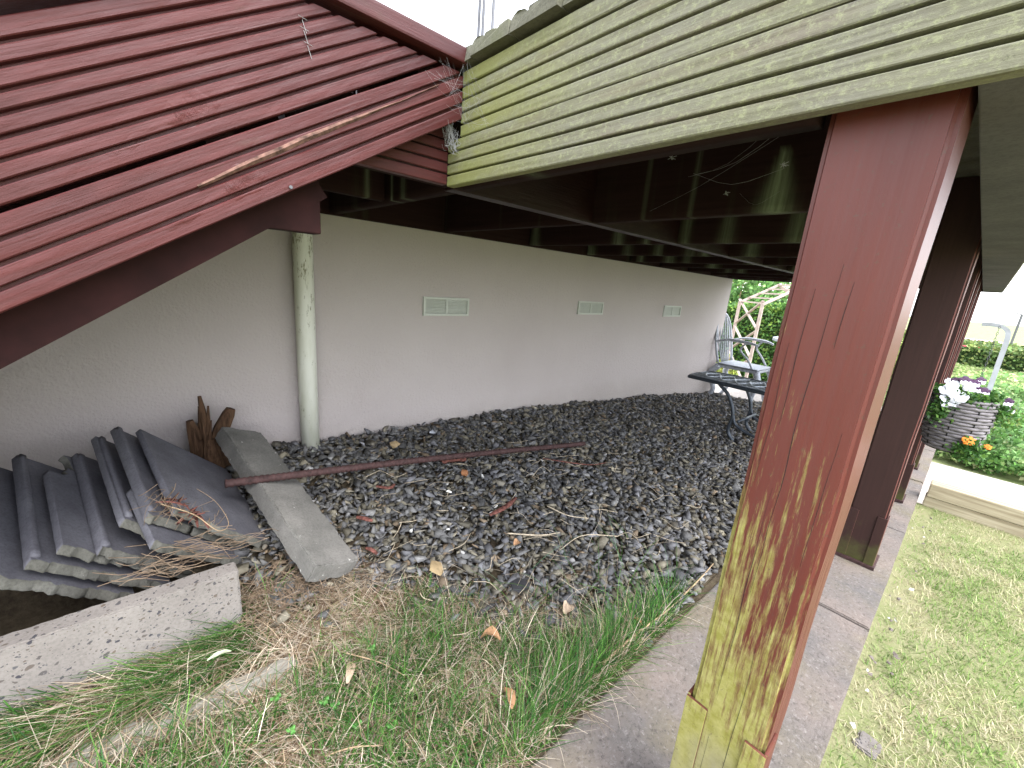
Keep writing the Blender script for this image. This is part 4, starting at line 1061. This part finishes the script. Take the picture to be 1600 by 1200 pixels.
# ------------------------------------------------------------------ cast metal chair, table, bench, arch
ch = thing('garden_chair', (4.87, 1.62, -1.12), 'grey cast metal garden armchair with slatted back at the far end of the wall', 'chair')
sx0, sx1, sy0, sy1, zs = 4.68, 5.10, 1.40, 1.82, -.695
m_ = MB(); m_.box(sx0, sx1, sy0, sy1, zs-.018, zs, .012); m_.build('seat', M['alu'], ch, True)
MB().box(sx0+.01, sx1-.01, sy0+.01, sy1-.01, zs-.05, zs-.02, .008).build('seat_rim', M['alu'], ch)
for (x, y, dx, dy) in ((sx0+.02, sy0+.02, -.01, -.03), (sx1-.02, sy0+.02, .02, -.03), (sx0+.02, sy1-.02, -.02, .06), (sx1-.02, sy1-.02, .02, .06)):
    MB().tube(spline([(x, y, zs-.03), (x+dx*1.4, y+dy*1.2, zs-.14), (x+dx*.2, y+dy*.2, zs-.30), (x+dx*1.4, y+dy*1.2, -1.122)], 6), [.036-.0009*i if i < 20 else .018 for i in range(19)], 8).build('leg', M['alu'], ch, True)
bk = MB()
bk.tube(spline([(sx0+.02, sy1, zs), (sx0+.0, sy1+.06, -.45), (sx0+.06, sy1+.10, -.25), ((sx0+sx1)/2, sy1+.115, -.17), (sx1-.06, sy1+.10, -.25), (sx1, sy1+.06, -.45), (sx1-.02, sy1, zs)], 8), .014, 8)
bk.build('back_frame', M['alu'], ch, True)
for k in range(6):
    t_ = (k+.5)/6; x = sx0+.03+(sx1-sx0-.06)*t_; ztop = -.19-.35*(t_-.5)**2*1.2
    MB().tube(spline([(sx0+.10+(sx1-sx0-.2)*t_, sy1, zs), (x, sy1+.06, -.45), (x, sy1+.105, ztop)], 6), .007, 6).build('back_slat', M['alu'], ch, True)
for x in (sx0, sx1):
    s_ = -1 if x == sx0 else 1
    MB().tube(spline([(x, sy1+.05, -.47), (x+s_*.03, sy1-.08, -.43), (x+s_*.03, sy0+.12, -.435), (x+s_*.015, sy0+.04, -.455)], 7), [.011]*8+[.016]*7+[.012]*7, 8).build('armrest', M['alu'], ch, True)
    MB().tube(spline([(x+s_*.03, sy0+.16, -.44), (x+s_*.025, sy0+.20, -.52), (x, sy0+.12, -.61), (x, sy0+.06, zs)], 6), .010, 8).build('arm_support', M['alu'], ch, True)
tb = thing('garden_table', (5.55, 1.05, -1.12), 'grey metal garden table half hidden behind the nearest red post', 'table')
m_ = MB(); cx, cy = 5.55, 1.12
m_.tube([(cx, cy, -.425), (cx, cy, -.395)], .45, 40); m_.build('tabletop', M['alu'], tb)
for k in range(3):
    a = k*2.094+.55
    MB().tube([(cx+.05*math.cos(a), cy+.05*math.sin(a), -.44), (cx+.40*math.cos(a), cy+.40*math.sin(a), -1.12)], .018, 8).build('leg', M['alu'], tb, True)
MB().tube([(cx, cy, -.44), (cx, cy, -.70)], .03, 10).build('hub', M['alu'], tb, True)
bn = thing('garden_bench', (3.2, .92, -.97), 'small dark wrought metal bench with curved legs standing on the gravel', 'bench')
bx0, bx1, by0, by1, bz = 2.98, 3.36, .42, 1.36, -.585
m_ = MB(); loop = spline([(bx0, by0, bz), (bx0, by1-.12, bz), (bx0+.06, by1-.01, bz-.01), ((bx0+bx1)/2, by1+.02, bz-.012), (bx1-.06, by1-.01, bz-.01), (bx1, by1-.12, bz), (bx1, by0, bz)], 7)
m_.tube(loop, .013, 8); m_.build('seat_frame', M['iron'], bn, True)
for k in range(5):
    x = bx0+.05+(bx1-bx0-.1)*k/4
    MB().tube(spline([(x, by0, bz+.006), (x, by1-.10, bz+.006), ((bx0+bx1)/2+(x-(bx0+bx1)/2)*.5, by1-.0, bz-.004)], 5), .007, 6).build('seat_rod', M['silver'], bn, True)
for k in range(7):
    cy_ = 1.24-.105*k
    ring = [((bx0+bx1)/2+.085*math.cos(t_)*(1+.25*math.cos(4*t_)), cy_+.048*math.sin(t_), bz+.012) for t_ in [6.283*q/20 for q in range(21)]]
    MB().tube(ring, .006, 5, False).build('seat_scroll', M['silver'], bn, True)
for x in (bx0+.02, bx1-.02):
    for yy, dy in ((1.10, -1), (.52, 1)):
        MB().tube(spline([(x, yy+.02*(-dy), bz-.01), (x, yy+dy*.06, bz-.08), (x, yy+dy*.11, bz-.2), (x, yy+dy*.10, bz-.32), (x, yy+dy*.15, -.975)], 6), .0125, 8).build('leg', M['iron'], bn, True)
    MB().tube(spline([(x, .99, bz-.20), (x, .95, bz-.27), (x, .81, bz-.31), (x, .67, bz-.27), (x, .63, bz-.20)], 6), .010, 8).build('stretcher', M['iron'], bn, True)
MB().tube([(bx0+.02, .95, bz-.24), (bx1-.02, .95, bz-.24)], .009, 8).build('cross_bar', M['iron'], bn, True)
arch = thing('garden_arch', (6.6, 2.2, -1.25), 'pale wooden lattice garden arch in front of the hedge', 'arch')
p1 = Vector((6.9, 2.53, -1.25)); p2 = Vector((6.25, 2.00, -1.25)); p3 = Vector((7.5, 1.75, -1.25)); p4 = Vector((6.95, 1.30, -1.25))
for p in (p1, p2, p3, p4): MB().bar(p, p+Vector((0, 0, 1.22)), .036, .036, (1, 0, 0)).build('upright', M['pale_wood'], arch)
ap1 = (p1+p3)/2+Vector((0, 0, 1.50)); ap2 = (p2+p4)/2+Vector((0, 0, 1.50))
for a, b in ((p1, ap1), (p3, ap1), (p2, ap2), (p4, ap2)): MB().bar(a+Vector((0, 0, 1.20)), b, .036, .03, (1, 0, 0)).build('rafter', M['pale_wood'], arch)
for t_ in (0., .25, .5, .75, 1.): MB().bar((p1+Vector((0, 0, 1.22))).lerp(ap1, t_), (p2+Vector((0, 0, 1.22))).lerp(ap2, t_), .03, .02).build('purlin', M['pale_wood'], arch)
for (A_, B_) in ((p1, p2), (p3, p4)):
    for k in range(3):
        z0_, z1_ = .08+.4*k, .45+.4*k
        MB().bar(A_+Vector((0, 0, z0_)), B_+Vector((0, 0, z1_)), .035, .012, (0, 0, 1)).build('lattice_strip', M['pale_wood'], arch)
        MB().bar(A_+Vector((.01, .015, z1_)), B_+Vector((.01, .015, z0_)), .035, .012, (0, 0, 1)).build('lattice_strip', M['pale_wood'], arch)

# ------------------------------------------------------------------ foliage
def leaves(name, pos, size, tint, parent=None, rng=rng):
    n = len(pos); R = rot_mats(n, .9, rng)
    q = np.array([[-.5, 0, 0], [0, -.32, .06], [.55, 0, 0], [0, .32, .06]])
    v = np.einsum('nij,kj->nki', R, q)*size[:, None, None]+pos[:, None]
    f = np.arange(n*4).reshape(-1, 4)
    return np_mesh(name, v.reshape(-1, 3), f, M['leaf'], parent, np.repeat(tint, 4, 0))
def hedge(name, a, b, w, h, zb, n, ls, cols, label, group=None):
    a, b = np.array(a), np.array(b); d = b-a; L = np.hypot(*d); d = d/L; s = np.array([-d[1], d[0]])
    root = thing(name, ((a[0]+b[0])/2, (a[1]+b[1])/2, zb), label, 'hedge', group)
    t = rng.uniform(0, L, n); side = rng.integers(0, 4, n)
    ss = np.where(side == 0, -w/2, np.where(side == 1, w/2, rng.uniform(-w/2, w/2, n))); hh = np.where(side >= 2, h, rng.uniform(0, h, n))
    hh = np.minimum(hh, h)
    bumpv = np.vectorize(lambda q, r_, u_: noise.noise(Vector((q*2.2, r_*2.2, u_*2.2))))(t, ss, hh)*.09
    ss = ss*(1+bumpv/w)+rng.normal(0, .03, n); hh = hh+bumpv*.8+rng.normal(0, .03, n)
    p = np.stack([a[0]+d[0]*t+s[0]*ss, a[1]+d[1]*t+s[1]*ss, zb+np.maximum(hh, .01)], -1)
    c = pick(n, cols, [1/len(cols)]*len(cols), rng, .3)
    leaves('foliage', p, rng.uniform(.7, 1.3, n)*ls, c, root)
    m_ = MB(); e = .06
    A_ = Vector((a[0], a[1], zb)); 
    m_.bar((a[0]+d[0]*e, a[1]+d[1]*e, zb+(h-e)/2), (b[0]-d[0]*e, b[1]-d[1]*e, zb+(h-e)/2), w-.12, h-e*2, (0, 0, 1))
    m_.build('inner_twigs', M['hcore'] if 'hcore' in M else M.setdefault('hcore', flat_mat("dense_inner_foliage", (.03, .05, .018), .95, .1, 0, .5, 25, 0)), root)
    return root
hedge('privet_hedge', (7.6, 1.2), (7.9, 5.2), .6, 1.12, -1.26, 26000, .05, [(.10, .23, .05), (.06, .15, .03), (.22, .34, .06), (.13, .26, .06)], 'bright clipped privet hedge behind the lattice arch')
hedge('privet_hedge', (14.5, 1.6), (13.0, -9.0), .9, .68, -1.26, 26000, .07, [(.15, .24, .07), (.10, .17, .05), (.28, .33, .11)], 'long low clipped hedge at the far side of the garden')
def bush(name, c, rx, ry, rz, n, ls, cols, label, cat='shrub', group=None, stems=5):
    root = thing(name, (c[0], c[1], c[2]), label, cat, group); c = np.array(c)
    k = 14; cen = rng.normal(0, .42, (k, 3))*np.array([rx, ry, rz]); cen[:, 2] = np.abs(cen[:, 2])+rz*.25
    w_ = rng.integers(0, k, n); u_ = rng.normal(0, 1, (n, 3)); u_ /= np.linalg.norm(u_, axis=1)[:, None]
    p = cen[w_]+u_*np.array([rx, ry, rz])*.42*rng.uniform(.6, 1.05, (n, 1)); p[:, 2] = np.abs(p[:, 2])
    cc = pick(n, cols, [1/len(cols)]*len(cols), rng, .3)*rng.lognormal(0, .22, k)[w_][:, None]
    leaves('foliage', p+c, rng.uniform(.7, 1.3, n)*ls, cc, root)
    m_ = MB()
    for i in range(stems):
        q = Vector(cen[i])*.9; m_.tube([Vector(c)+Vector((q.x*.15, q.y*.15, -.02)), Vector(c)+q*.6, Vector(c)+q], [.018*rz+.004, .012*rz+.003, .004], 5)
    m_.build('stem', M['twig'], root); return root
cA = [(.11, .24, .06), (.17, .32, .09), (.07, .16, .04)]; cB = [(.22, .36, .13), (.30, .40, .16), (.13, .25, .08)]; cC = [(.27, .36, .08), (.36, .40, .12), (.15, .25, .06)]
bs_ = [((9.6, 3.6, -1.25), 1.5, 1.3, 1.9, cA, 'tall green shrub rising behind the privet hedge, nearest the wall corner'),
       ((10.4, 2.3, -1.25), 1.2, 1.3, 1.35, cB, 'paler rounded shrub behind the middle of the arch'),
       ((11.5, 4.6, -1.25), 2.0, 1.8, 2.6, cC, 'yellow green large shrub furthest back behind the hedge'),
       ((9.0, 1.2, -1.25), .9, .8, 1.0, cC, 'yellowish shrub at the right end of the privet hedge'),
       ((13.0, 2.8, -1.25), 2.0, 1.6, 1.75, cB, 'broad distant shrub beyond the arch')]
for c, rx, ry, rz, co, lb in bs_: bush('shrub', c, rx, ry, rz, 7000, .085, co, lb)
bush('low_plant', (6.05, 2.25, -1.12), .22, .22, .2, 700, .03, [(.30, .30, .05), (.20, .26, .05)], 'small yellow green plant beside the chair legs', 'plant')
# plants in the bed to the right, seen beside and below the basket
rb = random.Random(31)
beds = [((4.75, -.22), .30, .22, cA, 'leafy low plant at the front corner of the bed below the basket'), ((4.8, -.62), .32, .20, cB, 'pale leafed low plant at the front of the bed beside the path'),
        ((4.95, -1.0), .3, .2, cA, 'dark green low plant at the front of the bed near the picture edge'), ((5.6, -.10), .36, .30, cC, 'yellow green plant in the bed behind the basket'),
        ((5.7, -.6), .4, .34, cA, 'deep green bushy plant in the middle of the bed'), ((6.6, -.25), .5, .30, cB, 'soft pale green plant further back in the bed'),
        ((6.9, -1.0), .5, .34, cC, 'bright yellowish plant further back by the picture edge'), ((8.2, -.4), .7, .34, cB, 'wide pale ground plant in the rear of the bed'),
        ((8.6, -1.5), .8, .36, cA, 'wide green ground plant in the rear right of the bed'), ((5.0, .2), .3, .25, cB, 'pale green plant seen between the posts')]
for (x, y), r_, h_, co, lb in beds: bush('bed_plant', (x, y, -1.1), r_, r_, h_, 2300, .032 if x < 6 else .05, co, lb, 'plant', 'plants in the bed beyond the path')
n = 26000; x = rng.uniform(4.5, 14, n); y = rng.uniform(-1, 1, n)*(x*.16)-.5
leaves('ground_cover', np.stack([x, y, -1.08+rng.uniform(0, .05, n)], -1), rng.uniform(.02, .05, n)*(x/6), pick(n, [(.25, .36, .11), (.33, .42, .16), (.46, .46, .25), (.16, .26, .08)], [.3, .3, .25, .15], rng, .25))
tag(bpy.data.objects['ground_cover'], 'rough sunlit grass and ground cover rising beyond the path', 'ground cover', kind='stuff')

# ------------------------------------------------------------------ hanging basket
bc = Vector((2.70, -.028, -.585)); bk_ = thing('hanging_basket', bc, 'grey wicker basket of pansies hanging beside the third post', 'hanging basket')
rows = 17; H = .245
def rad(t): return .092+.012*math.sin(t*2.6)-.016*(1-t)**2
for k in range(rows):
    t_ = (k+.5)/rows; z = bc.z+H*t_; n = 36
    ring = [Vector((bc.x+(rad(t_)+.0035*math.sin(a*9+k*math.pi)+.0008*noise.noise(Vector((a*3, k, 1))))*math.cos(a), bc.y+(rad(t_)+.0035*math.sin(a*9+k*math.pi))*math.sin(a), z+.0012*noise.noise(Vector((a*4, k*3, 5))))) for a in [6.2832*q/n for q in range(n+1)]]
    MB().tube(ring, H/rows*.52, 6, False).build('wicker_row', M['wicker'], bk_, True)
for k in range(9):
    a = 6.2832*k/9+.2
    MB().tube([Vector((bc.x+(rad(t_)+.004)*math.cos(a), bc.y+(rad(t_)+.004)*math.sin(a), bc.z+H*t_)) for t_ in (0, .25, .5, .75, 1.03)], .0028, 5).build('stake', M['rubber'], bk_, True)
MB().tube([bc+Vector((0, 0, -.004)), bc+Vector((0, 0, .01))], .075, 24).build('basket_base', M['rubber'], bk_)
MB().tube([bc+Vector((0, 0, H*.8)), bc+Vector((0, 0, H*.93))], .088, 24).build('compost', M['soil'], bk_)
M['greybar'] = flat_mat("light_grey_painted_bar", (.42, .44, .47), .45, .5, .1, .1, 30, 0)
hb = MB(); P = spline([(2.78, -.092, -.36), (2.80, -.09, -.2), (2.81, -.088, -.07), (2.815, -.075, -.035), (2.815, -.045, -.022), (2.815, -.0, -.022)], 6)
for i in range(len(P)-1): hb.bar(P[i], P[i+1]+(P[i+1]-P[i])*.05, .017, .006, (1, 0, 0))
hb.build('bracket', M['greybar'], bk_)
m_ = MB()
for q in range(22):
    z = -.03-q*.0135; m_.tube([Vector((2.80, -.055, z))+Vector((.003*math.cos(t_)*(q % 2), .003*math.cos(t_)*(1-q % 2), .008*math.sin(t_))) for t_ in [6.283*w2/8 for w2 in range(9)]], .001, 4, False)
m_.build('chain', M['steel'], bk_)
def pansy(c, r, mats, seed):
    rr = random.Random(seed); nrm = Vector((-.8, -.35+rr.uniform(-.4, .4), .4+rr.uniform(-.3, .4))).normalized(); s = nrm.cross(Vector((0, 0, 1))).normalized(); u_ = s.cross(nrm)
    root = MB(); root2 = MB()
    for k in range(5):
        a = math.radians(90+72*k); cc = Vector(c)+(s*math.cos(a)+u_*math.sin(a))*r*.55
        tgt = root2 if (mats[1] is not None and k in (0, 1, 4)) else root
        vs = [cc+nrm*.003]+[cc+(s*math.cos(t_)+u_*math.sin(t_))*r*.58+nrm*(.003*math.sin(3*t_)-.001) for t_ in [6.283*q/10 for q in range(10)]]
        tgt.add(vs, [(0, q+1, (q+1) % 10+1) for q in range(10)])
    f = root.build('pansy_flower', mats[0], bk_, True)
    if root2.v: root2.build('upper_petal', mats[1], f, True)
rp = random.Random(4)
for (dy, dz, r, kind, dx) in ((.062, .012, .017, 0, -.085), (.048, .028, .016, 0, -.08), (.034, .006, .017, 0, -.09), (.022, -.012, .016, 0, -.095), (.055, -.018, .016, 0, -.085), (.012, -.004, .017, 0, -.095),
                              (.04, .05, .014, 1, -.05), (.015, .055, .016, 1, -.05), (-.012, .050, .015, 1, -.03), (-.02, .03, .015, 1, -.03), (-.05, .022, .015, 1, -.02), (.028, -.03, .015, 0, -.09), (0.0, .035, .015, 0, -.06), (.06, .04, .014, 0, -.04),
                              (-.125, -.005, .014, 1, .02), (-.135, -.03, .014, 1, .02), (-.03, .06, .013, 1, .0), (.05, -.04, .012, 0, -.09)):
    c = bc+Vector((dx-.012, dy, H+dz*1.15+.012)); pansy(c, r*1.3, (M['petal_white'], M['petal_dark'] if kind else None), rp.randint(0, 999))
pansy(bc+Vector((-.105, -.055, .075)), .021, (M['petal_orange'], None), 5); pansy(bc+Vector((-.02, -.115, .05)), .012, (M['petal_orange'], None), 6)
n = 1500; a = rng.uniform(0, 6.28, n); r_ = np.sqrt(rng.uniform(0, 1, n))*.11
pp = np.stack([bc.x+r_*np.cos(a), bc.y+r_*np.sin(a), bc.z+H*.93+rng.uniform(-.01, .05, n)], -1)
n2 = 500; q2 = np.stack([bc.x-.10+rng.normal(0, .012, n2), bc.y-.065+rng.normal(0, .022, n2), bc.z+.035+rng.normal(0, .02, n2)], -1)
n3 = 350; q3 = np.stack([bc.x-.095+rng.normal(0, .01, n3), bc.y+.055+rng.normal(0, .02, n3), bc.z+H*.75+rng.normal(0, .03, n3)], -1)
n4 = 300; q4 = np.stack([bc.x+rng.normal(0, .02, n4), bc.y-.12+rng.normal(0, .018, n4), bc.z+H*.8+rng.normal(0, .02, n4)], -1)
pp = np.concatenate([pp, q2, q3, q4]); leaves('pansy_leaves', pp, rng.uniform(.012, .024, len(pp)), pick(len(pp), [(.06, .16, .03), (.04, .11, .025), (.13, .25, .05)], [.4, .3, .3], rng), bk_)

# ------------------------------------------------------------------ distant street: red car, lamp post
car = thing('parked_car', (33, -.2, -2.36), 'red car parked beyond the far hedge, only its roof line showing', 'car')
b = MB(); prof = [(-1.9, .25), (-1.95, .6), (-1.5, .78), (-.9, 1.22), (.5, 1.28), (1.2, .85), (1.9, .72), (2.0, .3)]
def car_sec(prof, y0, y1): return [(x, y, z) for y in (y0, y1) for (x, z) in prof]
def put_car(prof, w0, name, mat):
    vs = [(33+x, -.19+w, -2.36+z) for w in (-w0, w0) for (x, z) in prof]; n = len(prof)
    fs = [tuple(range(n)), tuple(n+i for i in range(n))[::-1]]+[(i, i+n, (i+1) % n+n, (i+1) % n) for i in range(n)]
    return MB().add(vs, fs).build(name, mat, car)
put_car(prof, .8, 'body', M['car_red']); put_car([(-1.42, .84), (-.93, 1.17), (.35, 1.2), (.85, .85)], .805, 'side_window', M['glass'])
for s_ in (-.8, .64): MB().tube([(31.7, -.19+s_, -2.05), (31.7, -.19+s_+.16, -2.05)], .31, 18).build('wheel', M['rubber'], car)
lp = thing('lamp_post', (20, -.742, -1.26), 'thin grey street lamp post far behind the hedge', 'lamp post')
MB().tube([(20, -.742, -2.3), (20, -.742, .22)], .03, 8).build('pole', M['steel'], lp); MB().bar((20, -.742, .22), (20, -.60, .26), .05, .03).build('lamp_head', M['steel'], lp)
print('objects', len(bpy.data.objects), 'tris', sum(len(o.data.loops)-2*len(o.data.polygons) for o in bpy.data.objects if o.type == 'MESH'))
